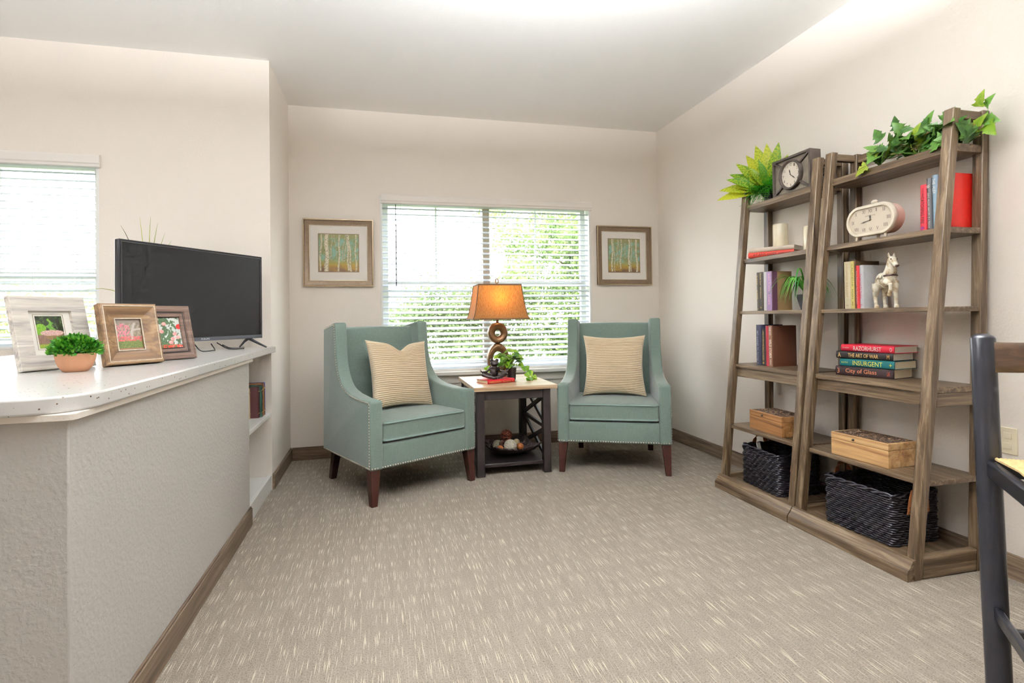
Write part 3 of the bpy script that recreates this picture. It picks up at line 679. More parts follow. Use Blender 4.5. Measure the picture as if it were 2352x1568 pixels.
solid_ball((.896, 4.135, .143), .026, 'ball_orange', 'small orange-brown ribbed ball at the front of the tray', 7)
solid_ball((1.066, 4.180, .140), .028, 'ball_orange', 'small orange-brown ribbed ball beside the cream ball', 7)
wrapped_ball((.925, 4.190, .172), .022, 'ball_choc', 'ball_core', 10, 'small chocolate-brown ball beside the mossy ball', .0022)

# ------------------------------------------------------------------ ladder bookcases
SZ = [1.895, 1.527, 1.178, .825, .42]; STK = [.036, .027, .022, .025, .022]
def pf(z): return 2.228+.108*(z-.085)
def pb(z): return 2.572+.017*z
def bookcase(y0, y1, shear, label):
    t = thing('ladder_bookcase', label, 'bookcase', (0, 0, 0), 0, 'pair of weathered wood ladder bookcases')
    f = lambda v: Vector((v[0], v[1]-shear*v[2], v[2])); pw, dp, TOP = .045, .042, 2.047
    def slab(name, pts, z0, z1, mat, bev=.003): return B().prism(pts, z0, z1, 'z', f).obj(name, mat, t, bev=bev)
    def post(fx, ya, yb, d, name):
        vs = [(fx(z)+dx, y, z) for z in (0, TOP) for dx, y in ((0, ya), (d, ya), (d, yb), (0, yb))]
        b = B(); b.add([f(Vector(v)) for v in vs], [(3, 2, 1, 0), (4, 5, 6, 7), (0, 1, 5, 4), (1, 2, 6, 5), (2, 3, 7, 6), (3, 0, 4, 7)]); return b.obj(name, 'shelf_wood_z', t, bev=.004)
    for ya, yb in ((y0, y0+pw), (y1-pw, y1)): post(pf, ya, yb, dp, 'front_post'); post(pb, ya, yb, .038, 'back_post')
    for i, (z, tk) in enumerate(zip(SZ, STK)):
        xf, pe, xb = pf(z)+.018, pf(z)+dp+.001, pb(z)
        pts = [(xf, y0+pw), (pe, y0+pw), (pe, y0+.006), (xb, y0+.006), (xb, y0+pw), (xb+.034, y0+pw), (xb+.034, y1-pw), (xb, y1-pw), (xb, y1-.006), (pe, y1-.006), (pe, y1-pw), (xf, y1-pw)]
        slab('shelf', pts, z-tk, z, 'shelf_wood_y', .002)
        if i == 3:
            B().prism([(xf+.012, y0+pw), (xf+.032, y0+pw), (xf+.032, y1-pw), (xf+.012, y1-pw)], z-.085, z-tk, 'z', f).obj('apron', 'shelf_wood_y', t, bev=.002)
            for ya, yb in ((y0+.008, y0+.03), (y1-.03, y1-.008)): B().prism([(pe, ya), (xb, ya), (xb, yb), (pe, yb)], z-.085, z-tk, 'z', f).obj('side_apron', 'shelf_wood_x', t, bev=.002)
    for ya, yb in ((y0+.006, y0+.036), (y1-.036, y1-.006)):
        B().prism([(pf(2.03)+dp, ya), (pb(2.03), ya), (pb(2.03), yb), (pf(2.03)+dp, yb)], 2.003, 2.041, 'z', f).obj('top_side_rail', 'shelf_wood_x', t, bev=.003)
        B().prism([(pf(.05)+dp, ya-.004), (pb(.05), ya-.004), (pb(.05), yb), (pf(.05)+dp, yb)], 0, .100, 'z', f).obj('base_side', 'shelf_wood_x', t, bev=.006)
    B().prism([(pb(2.03)+.006, y0+pw), (pb(2.03)+.032, y0+pw), (pb(2.03)+.032, y1-pw), (pb(2.03)+.006, y1-pw)], 1.992, 2.036, 'z', f).obj('top_back_rail', 'shelf_wood_y', t, bev=.003)
    slab('base_board', [(2.24, y0+.03), (2.60, y0+.03), (2.60, y1-.03), (2.24, y1-.03)], .045, .068, 'shelf_wood_y')
    mo = [(2.232, 0), (2.232, .088), (2.221, .088), (2.212, .083), (2.206, .073), (2.199, .060), (2.190, .051), (2.184, .044), (2.181, .034), (2.181, 0)]
    B().prism(mo, y0, y1, 'y').obj('base_moulding', 'shelf_wood_y', t, smooth=50)
    return t
bookcase(2.594, 3.262, .0, 'weathered ladder bookcase nearer the corner, with the rectangular clock')
bookcase(1.884, 2.588, .022, 'weathered ladder bookcase nearer the dining stool, with ivy on top')

# books on the bookcases
G1, G2, G3, G4, G5, G6 = 'books beside the spider plant', 'books below the spider plant', 'books beside the horse', 'books beside the oval clock', 'stacked books on the wide shelf', 'flat books under the candle'
e = .0003
book('thin dark grey book at the end farthest from the spider plant', (2.42, 3.101, SZ[2]), .025, .252, .15, (72, 66, 60), [('PLAINS', .80, .06, .010, GLD), ('KLAVIER', .42, .06, .010, GLD), ('a', .05, .01, .008, GLD)], group=G1)
book('dark olive-grey book with gold lettering, second on the spider plant shelf', (2.42, 3.069, SZ[2]), .033, .252, .15, (66, 60, 50), [('Danielle Steel', .82, .075, .012, GLD), ('Safe Harbour', .46, .075, .012, GLD), ('A', .08, .016, .014, GLD)], group=G1)
book('plain pale grey book beside the purple spine', (2.42, 3.032, SZ[2]), .033, .250, .15, (206, 200, 200), group=G1)
bk = book('purple-spined book with tan boards nearest the spider plant', (2.42, 2.989, SZ[2]), .048, .250, .145, (150, 122, 82), [('Judith Krantz', .72, .115, .020, (240, 176, 190)), ('Lovers', .28, .06, .020, (240, 176, 190))], group=G1, spine=(146, 112, 156))
plain('plum_cloth', (76, 42, 62), .6)
for s in (-1, 1): B().box(-.0002, .036, s*.0243-.0006, s*.0243+.0006, .0004, .2496).obj('spine_wrap', 'plum_cloth', bk)
book('tall navy book below the spider plant shelf', (2.40, 3.082, SZ[3]), .042, .262, .17, (52, 54, 74), [('MITT ROMNEY', .66, .10, .013, (200, 204, 220)), ('No Apology', .27, .09, .014, (200, 204, 220)), ('o', .05, .008, .008, WHT)], group=G2)
book('short black book with gold lettering between navy and red books', (2.405, 3.036, SZ[3]), .040, .236, .15, (44, 36, 34), [('JAMES PATTERSON', .76, .085, .014, GLD), ('MISTRESS & MURDERS', .36, .105, .014, GLD), ('B', .07, .014, .014, GLD)], group=G2)
book('slim raspberry red book on the apron shelf', (2.40, 2.998, SZ[3]), .030, .256, .16, (170, 46, 62), [('SUMMER ISLAND', .5, .13, .008, (150, 60, 70))], group=G2)
book('brown hardcover with white lettering on the apron shelf', (2.40, 2.964, SZ[3]), .034, .258, .175, (74, 40, 24), [('WILD STORM', .44, .115, .020, WHT), ('RICHARD CASTLE', .86, .05, .016, WHT), ('HYPERION', .11, .035, .008, WHT)], group=G2, spine=(134, 92, 66))
for lab, z, th, col, tx, dx in (('red book with black lettering under the pale book and candle', SZ[1], .033, (196, 60, 44), [('AT ANY COST', .38, .15, .017, (60, 24, 20)), ('THE GREAT ADVENTURE', .80, .07, .008, (60, 24, 20))], 0), ('pale taupe book lying on the red one, under the candle', SZ[1]+.033, .030, (200, 184, 166), [], .004)):
    book(lab, (2.449+dx, 3.012, z), th, .285, .185, col, tx, lying=True, rz=math.radians(30), group=G6, paper='page_white')
book('cream jacketed book at the post, farthest from the horse', (2.46, 2.434, SZ[2]), .045, .255, .16, (226, 212, 178), [('JULIE GARWOOD', .78, .09, .012, (200, 170, 120)), ('KILLJOY', .40, .08, .014, (190, 160, 120)), ('Y', .07, .01, .012, (170, 130, 80))], group=G3)
book('dark brown book with a patterned yellow spine', (2.46, 2.398, SZ[2]), .024, .255, .16, (88, 68, 44), [('CALENDAR  MAN  IIII', .5, .22, .008, (60, 56, 40))], group=G3, spine=(222, 206, 120))
book('slim red book beside the pale grey one', (2.462, 2.373, SZ[2]), .022, .228, .155, (190, 44, 48), [('James Patterson', .7, .08, .008, WHT), ('The Kind of Father', .3, .09, .007, WHT)], group=G3)
book('pale grey jacketed book next to the horse', (2.462, 2.348, SZ[2]), .026, .228, .155, (204, 204, 208), [('The Last Lost The Treatise', .52, .13, .011, (196, 70, 110)), ('G', .08, .01, .014, (196, 70, 110))], group=G3)
book('coral red book with black lettering beside the oval clock', (2.49, 2.031, SZ[1]), .034, .226, .15, (214, 52, 68), [('COLLINS', .84, .038, .012, (60, 20, 26)), ('CATCHING FIRE', .47, .125, .016, (40, 14, 18)), ('fb', .09, .02, .018, (120, 60, 160))], group=G4, lean=math.radians(1.5))
book('grey and black book with white lettering', (2.49, 1.999, SZ[1]), .025, .25, .15, (70, 68, 70), [('SEAN B. WILSON | ANATOMY OF A TREASON', .40, .165, .013, WHT), ('W', .84, .016, .02, WHT)], group=G4)
book('pale blue book behind the ladder post', (2.49, 1.971, SZ[1]), .026, .258, .15, (150, 178, 196), [('THE  ALEX', .80, .07, .014, WHT)], group=G4)
book('large bright red book next to the outer ladder post', (2.487, 1.925, SZ[1]), .050, .252, .146, (214, 34, 24), [('THE RED BOOK', .35, .13, .022, WHT)], group=G4)
zz = SZ[3]
for (lab, th, ln, cx, cy, rz, col, tx, pap) in (
    ('black-brown book with copper lettering at the bottom of the stack', .048, .290, 2.425, 2.312, 14, (46, 32, 34), [('City of Glass', .46, .155, .028, (226, 140, 96)), ('3', .06, .012, .026, (226, 140, 96)), ('CLARE', .92, .014, .022, (200, 90, 60))], 'page_paper'),
    ('teal book with yellow lettering in the stack', .041, .284, 2.432, 2.302, 9, (14, 88, 92), [('INSURGENT', .53, .155, .024, (236, 216, 90)), ('ROTH', .10, .035, .008, (236, 216, 90)), ('+', .94, .014, .016, (236, 216, 90))], 'page_paper'),
    ('black book with gold lettering in the stack', .038, .292, 2.430, 2.316, 11, (28, 24, 26), [('THE ART OF WAR', .50, .155, .020, (238, 196, 120)), ('A', .07, .016, .024, (238, 196, 120)), ('M', .93, .012, .022, (200, 150, 80))], 'page_white'),
    ('crimson book at the top of the stack', .036, .284, 2.440, 2.305, 7, (198, 38, 58), [('RAZORHURST', .52, .15, .022, WHT), ('JUSTINE LARBALESTIER', .10, .038, .008, WHT), ('O', .95, .012, .02, WHT)], 'page_white')):
    book(lab, (cx, cy, zz), th, ln, .175, col, tx, lying=True, rz=math.radians(rz), group=G5, paper=pap); zz += th
# recess books
zq = .527; yy = 3.985
for lab, th, h, col, tx in (('blue banded book at the far end of the recess shelf', .030, .215, (36, 48, 104), [('O O O O', .5, .12, .008, (180, 180, 220))]), ('amber banded leather book in the recess', .030, .213, (168, 104, 40), [('II II', .7, .06, .01, (90, 50, 20))]), ('brown leather book in the recess between green and amber books', .026, .210, (96, 66, 50), []), ('dark green leather book with gilt bands in the recess', .034, .206, (30, 66, 54), [('V V V', .5, .12, .01, (210, 180, 100))]), ('oxblood leather book in the recess', .030, .200, (66, 28, 30), []), ('cream page book at the near end of the recess shelf', .028, .196, (206, 186, 140), [])):
    yy -= th; o = book(lab, (-.758-(.0 if h > .2 else .012 if h > .198 else .062), yy+th/2, zq), th-.0006, h, .14, col, tx, rz=PI, group='old books on the recess shelf', bands=[(.15, .003, (190, 160, 90)), (.85, .003, (190, 160, 90))])

# candles
plain('ivory_wax', (244, 232, 204), .25, var=.03, vscale=12, coat=.3); plain('wick', (200, 190, 160), .8)
for lab, x, y, z, r, h in (('taller ivory pillar candle standing on the flat books', 2.555, 3.045, SZ[1]+.063, .046, .152), ('shorter ivory pillar candle beside the ladder post', 2.548, 2.772, SZ[1], .046, .158)):
    t = thing('pillar_candle', lab, 'candle', (x, y, z), 0, 'ivory pillar candles')
    B().lathe([(0, 0), (r-.002, 0), (r, .003), (r, h-.004), (r-.003, h), (r*.5, h-.003), (0, h-.005)], 32).obj('wax', 'ivory_wax', t, smooth=40)
    B().tube([(0, 0, h-.006), (.001, 0, h+.008), (.003, 0, h+.014)], .0012, 5).obj('wick', 'wick', t)

# carved boxes
wood('box_wood', (150, 104, 62), (206, 164, 112), (230, 196, 146), 'y', .45, .5); wood('box_wood_dark', (104, 66, 36), (160, 112, 66), (190, 142, 92), 'y', .45, .5)
def carved():
    m, nt, b2 = base_mat('carved_lid'); mp = mapping(nt, (1, 1, 1)); v = N(nt, 'ShaderNodeTexVoronoi', Scale=60.0, feature='DISTANCE_TO_EDGE'); nt.links.new(mp.outputs[0], v.inputs['Vector'])
    r = ramp(nt, [(.0, srgb(50, 34, 24)), (.18, srgb(84, 60, 42)), (.4, srgb(176, 140, 100))], v.outputs['Distance']); nt.links.new(r.outputs[0], b2.inputs['Base Color']); b2.inputs['Roughness'].default_value = .55; bump(nt, v.outputs['Distance'], b2, 1.0, .01)
carved()
def wood_box(label, x, y, z, L, D, H, rz, mat):
    t = thing('wooden_box', label, 'box', (x, y, z), rz, 'carved wooden boxes'); lid = H*.30
    B().box(0, D, -L/2, L/2, 0, H-lid-.0015).obj('body', mat, t, bev=.002)
    l = B().box(0, D, -L/2, L/2, H-lid, H-.004).obj('lid', mat, t, bev=.002)
    random.seed(3); b = B(); b.box(.012, D-.012, -L/2+.012, L/2-.012, H-.0045, H-.003)
    # raised scrolls of the carving
    for i in range(70):
        cx, cy, r = random.uniform(.026, D-.026), random.uniform(-L/2+.026, L/2-.026), random.uniform(.006, .013); a0 = random.uniform(0, 6.28)
        b.tube([(cx+r*(1-.12*k)*math.cos(a0+k*.8), cy+r*(1-.12*k)*math.sin(a0+k*.8), H-.003) for k in range(6)], .0022, 4)
    b.obj('carving', 'carved_lid', l)
    B().lathe([(0, 0), (.005, 0), (.006, .004), (.004, .009), (0, .010)], 10, M=Matrix.Translation((0, L*.08, H-lid*.62)) @ Matrix.Rotation(-PI/2, 4, 'Y')).obj('latch_knob', 'cast_bronze', l, smooth=60)
wood_box('dark-sided carved wooden box on the bookcase nearer the corner', 2.325, 2.938, SZ[4], .312, .185, .124, math.radians(-3), 'box_wood_dark')
wood_box('pale carved wooden box on the bookcase nearer the stool', 2.310, 2.243, SZ[4], .318, .185, .120, math.radians(3), 'box_wood')

# wicker baskets
plain('wicker_black', (36, 33, 39), .30, var=.35, vscale=120); plain('leather_tan', (176, 108, 62), .5, var=.12, vscale=40); plain('rivet', (90, 66, 40), .35, .8); plain('basket_liner', (14, 12, 13), .9); plain('paper_tag', (214, 208, 200), .7)
def basket(label, x, y, z, L, D, H, rz, paper=False):
    t = thing('wicker_basket', label, 'basket', (x, y, z), rz, 'black wicker baskets with leather handles')
    per = []; r = .02
    for (cx, cy, a0) in ((D-r, -L/2+r, -PI/2), (D-r, L/2-r, 0), (r, L/2-r, PI/2), (r, -L/2+r, PI)):
        for i in range(4): a = a0+PI/2*i/3; per.append(Vector((cx+r*math.cos(a), cy+r*math.sin(a), 0)))
    loop = along(per+[per[0]], .0105); n = len(loop)-(len(loop) % 2); loop = loop[:n]; cen = Vector((D/2, 0, 0))
    nrm = []
    for i in range(n): d = (loop[(i+1) % n]-loop[i-1]).normalized(); nrm.append(Vector((d.y, -d.x, 0)))
    b = B(); rows = int(H/.0105)
    for k in range(rows):
        zk = .006+k*.0105
        b.tube([loop[i]+nrm[i]*(.0045*math.cos(PI*(i+k) / 2 + (PI if k % 2 else 0)))+Vector((0, 0, zk)) for i in range(n)], .0056, 5, True)
    b.obj('woven_sides', 'wicker_black', t, smooth=80)
    st = B()
    for i in range(0, n, 4): st.tube([loop[i]-nrm[i]*.002, loop[i]-nrm[i]*.002+Vector((0, 0, H))], .0032, 4)
    st.obj('stakes', 'wicker_black', t)
    rb = B()
    for ph in (0, PI):
        rb.tube([loop[i]+nrm[i]*(.006*math.cos(i*.55+ph))+Vector((0, 0, H+.003+.006*math.sin(i*.55+ph))) for i in range(n)], .0058, 6, True)
    rb.obj('braided_rim', 'wicker_black', t, smooth=80)
    bo = B(); bo.box(.006, D-.006, -L/2+.006, L/2-.006, .001, .007); bo.obj('bottom', 'basket_liner', t)
    for s in (-1, 1):
        yy = s*(L/2+.010); hw = .055; b = B(); pts = []
        for i in range(25):
            a = i/24; q = -1+2*a
            zt = H-.085+.135*(1-abs(q)**3.2) if abs(q) < 1 else H-.085
            pts.append((D/2+hw*math.copysign(abs(q)**.75, q), yy+s*.012*(1-q*q), zt))
        wv = []; 
        for p, q in zip(pts, [(-1+2*i/24) for i in range(25)]):
            nx = .014
            tx = Vector((1, 0, 0)) if abs(q) > .6 else Vector((0, 1, 0)).lerp(Vector((1, 0, 0)), (abs(q)/.6)**2)
            tx = tx.normalized()*nx
            for dd in (-1, 1):
                for th in (0, .003): wv.append(Vector(p)+tx*dd+Vector((0, s*th, 0)) if abs(q) > .6 else Vector(p)+tx*dd+Vector((0, 0, -th)))
        fs = []
        for i in range(24):
            a, c = i*4, (i+1)*4; fs += [(a, c, c+2, a+2), (a+1, a+3, c+3, c+1), (a, a+1, c+1, c), (a+2, c+2, c+3, a+3)]
        fs += [(0, 2, 3, 1), (96, 97, 99, 98)]
        b.add(wv, fs); hd = b.obj('handle', 'leather_tan', t, smooth=60)
        for q in (0, 24):
            for dz in (.012, .032): B().ball((pts[q][0], yy+s*.003, pts[q][2]+dz), .0042, 8).obj('rivet', 'rivet', hd, smooth=179)
    if paper:
        M = Matrix.Translation((.05, L*.18, H-.02)) @ Matrix.Rotation(math.radians(-18), 4, 'X')
        B().box(-.012, .012, -.003, .003, -.09, .055, M).obj('paper_tag', 'paper_tag', t)
    return t
basket('black wicker basket with a paper strip, under the corner bookcase', 2.295, 2.960, .068, .350, .285, .235, math.radians(-3), True)
basket('black wicker basket with tan leather straps, nearest the stool', 2.288, 2.238, .068, .375, .285, .232, math.radians(3))

# ------------------------------------------------------------------ clocks
plain('clock_bronze', (84, 74, 68), .42, .35, var=.3, vscale=22); plain('clock_panel', (122, 112, 98), .55, .2, var=.3, vscale=18); plain('clock_face', (226, 214, 198), .4, var=.05, vscale=12, coat=.4); plain('clock_ink', (96, 84, 74), .6); plain('clock_hand', (60, 52, 48), .4)
plain('cream_enamel', (224, 212, 192), .45, var=.08, vscale=15); plain('pink_enamel', (222, 188, 172), .5, var=.06, vscale=10); plain('old_face', (206, 192, 172), .5, var=.06, vscale=8)
def hand(t, ang, ln, w, x, mat, cy=0, cz=0):
    # ang clockwise from twelve; the dial faces -x, right is -y
    d = Vector((0, -math.sin(ang), math.cos(ang))); s = Vector((0, -math.cos(ang), -math.sin(ang))); o = Vector((x, cy, cz)); b = B()
    P = [o-d*ln*.18-s*w*.3, o-d*ln*.18+s*w*.3, o+d*ln*.35+s*w*.5, o+d*ln*.62+s*w*.9, o+d*ln, o+d*ln*.62-s*w*.9, o+d*ln*.35-s*w*.5]
    k = len(P); b.add(P+[p-Vector((.0012, 0, 0)) for p in P], [tuple(range(k)), tuple(range(k, 2*k))[::-1]]+[(i, (i+1) % k, k+(i+1) % k, k+i) for i in range(k)]); b.obj('hand', mat, t)
ck = thing('rectangular_clock', 'dark bronze rectangular clock with a round cream dial', 'clock', (2.462, 2.838, SZ[0]))
w2, h2 = .157, .232
B().box(.016, .078, -w2, w2, 0, h2).obj('case', 'clock_bronze', ck, bev=.002)
B().box(.012, .016, -w2+.012, w2-.012, .012, h2-.012).obj('panel', 'clock_panel', ck)
Mx = Matrix(((0, 1, 0, .016), (-1, 0, 0, 0), (0, 0, 1, h2/2), (0, 0, 0, 1)))
B().frame(2*w2, h2, [(0, 0), (0, .016), (.013, .016), (.015, .004), (.015, 0)]).obj('case_edge', 'clock_bronze', ck, M=Mx)
for sy in (-1, 1):
    for sz in (-1, 1):
        p0, p1 = Vector((.006, sy*.066, h2/2+sz*.052)), Vector((.006, sy*(w2-.010), h2/2+sz*(h2/2-.010))); d = p1-p0; a = math.atan2(d.z, d.y)
        B().box(-.006, .007, -d.length/2, d.length/2, -.0065, .0065).obj('corner_rib', 'clock_bronze', ck, M=Matrix.Translation((p0+p1)/2) @ Matrix.Rotation(a, 4, 'X'), bev=.0015)
D2 = Matrix.Translation((.006, 0, h2/2)) @ Matrix.Rotation(-PI/2, 4, 'Y')
B().lathe([(.076, -.006), (.076, .010), (.081, .018), (.089, .018), (.093, .010), (.093, -.006)], 44, M=D2).obj('bezel', 'clock_bronze', ck, smooth=40)
B().lathe([(0, .004), (.078, .004), (.078, .001), (0, .001)], 44, M=D2).obj('dial', 'clock_face', ck)
for h in range(1, 13):
    a = h*PI/6; text_obj('numeral', str(h), .011 if h < 10 else .018, .017, 'clock_ink', ck, basis((0, -1, 0), (0, 0, 1), (.0012, -.062*math.sin(a), h2/2+.062*math.cos(a))))
hand(ck, math.radians(-18), .036, .0042, .0005, 'clock_hand', 0, h2/2); hand(ck, math.radians(128), .052, .0036, -.001, 'clock_hand', 0, h2/2)

oc = thing('oval_clock', 'cream distressed oval alarm clock with roman numerals and three feet', 'clock', (2.430, 2.262, SZ[1]))
def oval(hw, hh, n=40):
    # rounded bar outline (y, z)
    p = []; r = hh
    for i in range(n):
        a = 2*PI*i/n; c, s = math.cos(a), math.sin(a); p.append((math.copysign(hw-r, c)+r*c if abs(c) > 1e-6 else 0, r*s))
    return p
CZ = .101; hw, hh = .143, .080
b = B(); b.prism(oval(hw-.006, hh-.006), .010, .068, 'x'); b.obj('case', 'pink_enamel', oc, (0, 0, CZ), smooth=40)
o1, o2, o3 = oval(hw, hh), oval(hw-.004, hh-.004), oval(hw-.016, hh-.016); n = len(o1)
b = B(); rows = [(o2, .024), (o1, .018), (o1, .004), (o2, -.002), (o3, -.002), (o3, .008)]
b.add([(x, p[0], p[1]) for o, x in rows for p in o], [(k*n+i, k*n+(i+1) % n, (k+1)*n+(i+1) % n, (k+1)*n+i) for k in range(5) for i in range(n)]); b.obj('rim', 'cream_enamel', oc, (0, 0, CZ), smooth=50)
b = B(); b.prism(oval(hw-.017, hh-.017), .006, .0075, 'x'); b.obj('dial', 'old_face', oc, (0, 0, CZ))
for s, y, z, wd in (('XII', 0, .047, .022), ('I', -.036, .047, .005), ('II', -.078, .042, .012), ('III', -.103, 0, .018), ('IIII', -.086, -.036, .020), ('V', -.040, -.046, .012), ('VI', 0, -.047, .016), ('VII', .040, -.046, .020), ('VIII', .084, -.038, .024), ('IX', .103, 0, .016), ('X', .084, .040, .012), ('XI', .038, .047, .016)):
    text_obj('numeral', s, wd, .018, 'clock_ink', oc, basis((0, -1, 0), (0, 0, 1), (.0052, y, CZ+z)))
text_obj('maker_print', 'ANTIQUITES', .060, .007, 'clock_ink', oc, basis((0, -1, 0), (0, 0, 1), (.0052, 0, CZ+.022)))
hand(oc, 0, .026, .005, .0045, 'clock_hand', 0, CZ); hand(oc, math.radians(-100), .058, .003, .0035, 'clock_hand', 0, CZ)
B().ball((.003, 0, CZ), .004, 8).obj('hand_pin', 'rivet', oc, smooth=179)
for y, x in ((-.075, .016), (.085, .016), (.0, .055)): B().tube([(x, y, CZ-hh+.008), (x-.004, y*1.06, .004), (x-.004, y*1.06, 0)], [.009, .006, .005], 10).obj('foot', 'cream_enamel', oc, smooth=50)
kn = B().lathe([(.004, 0), (.004, .006), (.014, .012), (.016, .022), (.010, .031), (0, .033)], 16); kn.obj('top_knob', 'cream_enamel', oc, (.035, .0, CZ+hh-.008), smooth=50)
B().tube([(.035, .026, CZ+hh-.006), (.035, .018, CZ+hh+.012), (.035, 0, CZ+hh+.020), (.035, -.018, CZ+hh+.012), (.035, -.026, CZ+hh-.006)], .0018, 6).obj('bail', 'cast_bronze', oc)

# ------------------------------------------------------------------ horse figurine
def horse_mat():
    m, nt, b2 = base_mat('horse_paint'); mp = mapping(nt, (1, 1, 1)); n = N(nt, 'ShaderNodeTexNoise', Scale=34.0, Detail=3.0); nt.links.new(mp.outputs[0], n.inputs['Vector'])
    r = ramp(nt, [(.34, srgb(150, 120, 84)), (.44, srgb(206, 190, 160)), (.56, srgb(236, 228, 210))], n.outputs['Fac']); nt.links.new(r.outputs[0], b2.inputs['Base Color']); b2.inputs['Roughness'].default_value = .5
horse_mat(); plain('horse_brown', (70, 48, 40), .5)
hs = thing('horse_figurine', 'cream distressed horse figurine with one foreleg raised', 'figurine', (2.470, 2.212, SZ[2]), math.radians(-114))
b = B()   # local: +x forward (nose), z up, 0.27 tall
b.ball((-.040, 0, .135), (.040, .030, .036), 14); b.ball((0, 0, .137), (.045, .028, .032), 14); b.ball((.036, 0, .145), (.030, .031, .038), 14)
b.tube([(.034, 0, .158), (.050, 0, .190), (.058, 0, .222), (.062, 0, .240)], [.032, .025, .020, .018], 12)
b.tube([(.058, 0, .240), (.082, 0, .226), (.100, 0, .207), (.106, 0, .200)], [.0185, .0165, .0125, .0115], 12, sy=.85)
b.ball((.072, 0, .233), (.020, .0165, .018), 12); b.ball((.102, 0, .204), (.011, .011, .0105), 10)
for s in (-1, 1):
    b.tube([(.060, s*.011, .250), (.058, s*.013, .264), (.059, s*.013, .273)], [.006, .0048, .0015], 7)
    b.tube([(-.052, s*.018, .125), (-.056, s*.021, .090), (-.068, s*.021, .058), (-.062, s*.021, .022), (-.056, s*.021, .004)], [.024, .018, .010, .0085, .010], 10)
    b.lathe([(.0, 0), (.013, 0), (.010, .014), (0, .014)], 10, (-.054, s*.021, 0))
b.tube([(.044, .019, .130), (.048, .021, .090), (.047, .021, .060), (.048, .021, .020), (.052, .021, .004)], [.019, .012, .0095, .0085, .010], 10); b.lathe([(0, 0), (.013, 0), (.010, .014), (0, .014)], 10, (.053, .021, 0))
b.tube([(.046, -.019, .130), (.070, -.021, .122), (.092, -.021, .112), (.090, -.021, .088), (.078, -.021, .068)], [.019, .013, .010, .0085, .009], 10); b.ball((.075, -.021, .064), (.011, .010, .010), 8)
b.tube([(-.074, 0, .150), (-.086, 0, .130), (-.088, 0, .095), (-.082, 0, .070)], [.010, .011, .009, .003], 8)
b.tube([(.040, 0, .186), (.046, 0, .215), (.052, 0, .245)], [.008, .010, .006], 8)
remesh(b.obj('body', 'horse_paint', hs), .0030, 2)
sd = B()
def band(x, z0, rx, rz, n=22, w=.006):
    return [(x, rx*math.sin(2*PI*k/n), z0+rz*math.cos(2*PI*k/n)) for k in range(n)]
B().tube(band(-.006, .137, .0300, .0345), .0035, 6, True).obj('girth', 'horse_paint', hs, smooth=60)
b = B(); b.surf(lambda u, v: (-.030+.05*u, .032*math.sin((v-.5)*2.6), .139+.037*math.cos((v-.5)*2.6)), 8, 14); o = b.obj('saddle', 'horse_paint', hs, smooth=179); q = o.modifiers.new('thick', 'SOLIDIFY'); q.thickness = .004; q.offset = 1
B().tube([(.037+.0305*math.cos(a), .0300*math.sin(a), .158+.004*math.cos(a)) for a in [(-1.35+2.7*i/12) for i in range(13)]], .0046, 6).obj('chest_strap', 'horse_brown', hs, smooth=60)
B().ball((.1085, 0, .203), (.0065, .0105, .0075), 10).obj('muzzle', 'horse_brown', hs, smooth=179)
for s in (-1, 1): B().ball((.083, s*.0135, .238), (.004, .003, .004), 8).obj('eye', 'horse_brown', hs, smooth=179)

# ------------------------------------------------------------------ shelf plants
leafmat('varieg', (70, 130, 16), (206, 210, 56), .35, 26); leafmat('fern_green', (28, 122, 20), (84, 182, 40), .35, 50)
random.seed(21)
p1 = thing('potted_greenery', 'yellow-green variegated leaves and ferns in a dark footed pot', 'plant', (2.545, 3.125, SZ[0]))
B().lathe([(0, 0), (.045, 0), (.043, .008), (.030, .022), (.030, .034), (.060, .070), (.070, .102), (.066, .104), (.056, .084), (0, .080)], 28).obj('pot', 'pot_black', p1, smooth=40)
lm = leaf_mesh('leaf', LANCE, 1.0, .27, .35, .22); lm.materials.append(MATS['varieg'])
# direction along y: +y is towards the corner (picture left)
for (dy, dz, dx, L) in ((.66, .05, -.74, .31), (.62, .26, -.70, .30), (.50, .50, -.68, .27), (.55, .62, -.50, .29), (.40, .80, -.42, .30), (.25, .85, -.25, .31), (.05, .95, -.20, .33), (-.15, .93, -.15, .31), (-.42, .86, -.15, .30), (-.30, .80, .18, .25), (.2, .9, .15, .27), (.7, .62, .1, .24), (.5, .35, -.70, .20), (.1, .8, -.5, .20), (-.2, .85, -.42, .21)):
    leaf_obj(p1, lm, None, (dx*.03, dy*.03, .085), (dx, dy, dz), (-.55, -.75, .5), L)
fr = B(); random.seed(4)
def frond(b, p0, d, L, drop, n, lw):
    d = Vector(d).normalized(); pts = []
    for i in range(n):
        t = i/(n-1); pts.append(Vector(p0)+d*(L*t)+Vector((0, 0, -drop*t*t)))
    b.tube(pts, .0008, 3)
    side = d.cross(Vector((0, 0, 1))).normalized()
    for i in range(1, n):
        for s in (-1, 1):
            w = lw*(1-.6*i/n); a = pts[i]; dd = (side*s+d*.4+Vector((0, 0, random.uniform(-.3, .3)))).normalized(); e2 = a+dd*w; m = a+dd*(w*.5)+d*(w*.28); m2 = a+dd*(w*.5)-d*(w*.28)
            b.add([a, m, e2, m2], [(0, 1, 2, 3)])
for i in range(110):
    a = random.uniform(0, 2*PI); frond(fr, (.03*math.cos(a)-.01, .03*math.sin(a)+.015, .088), (math.cos(a)*.7-.55, math.sin(a)+.45, random.uniform(.1, 1.2)), random.uniform(.07, .15), random.uniform(.03, .14), 11, .024)
tag(fr.obj('fern_fronds', 'fern_green', p1), kind='stuff')

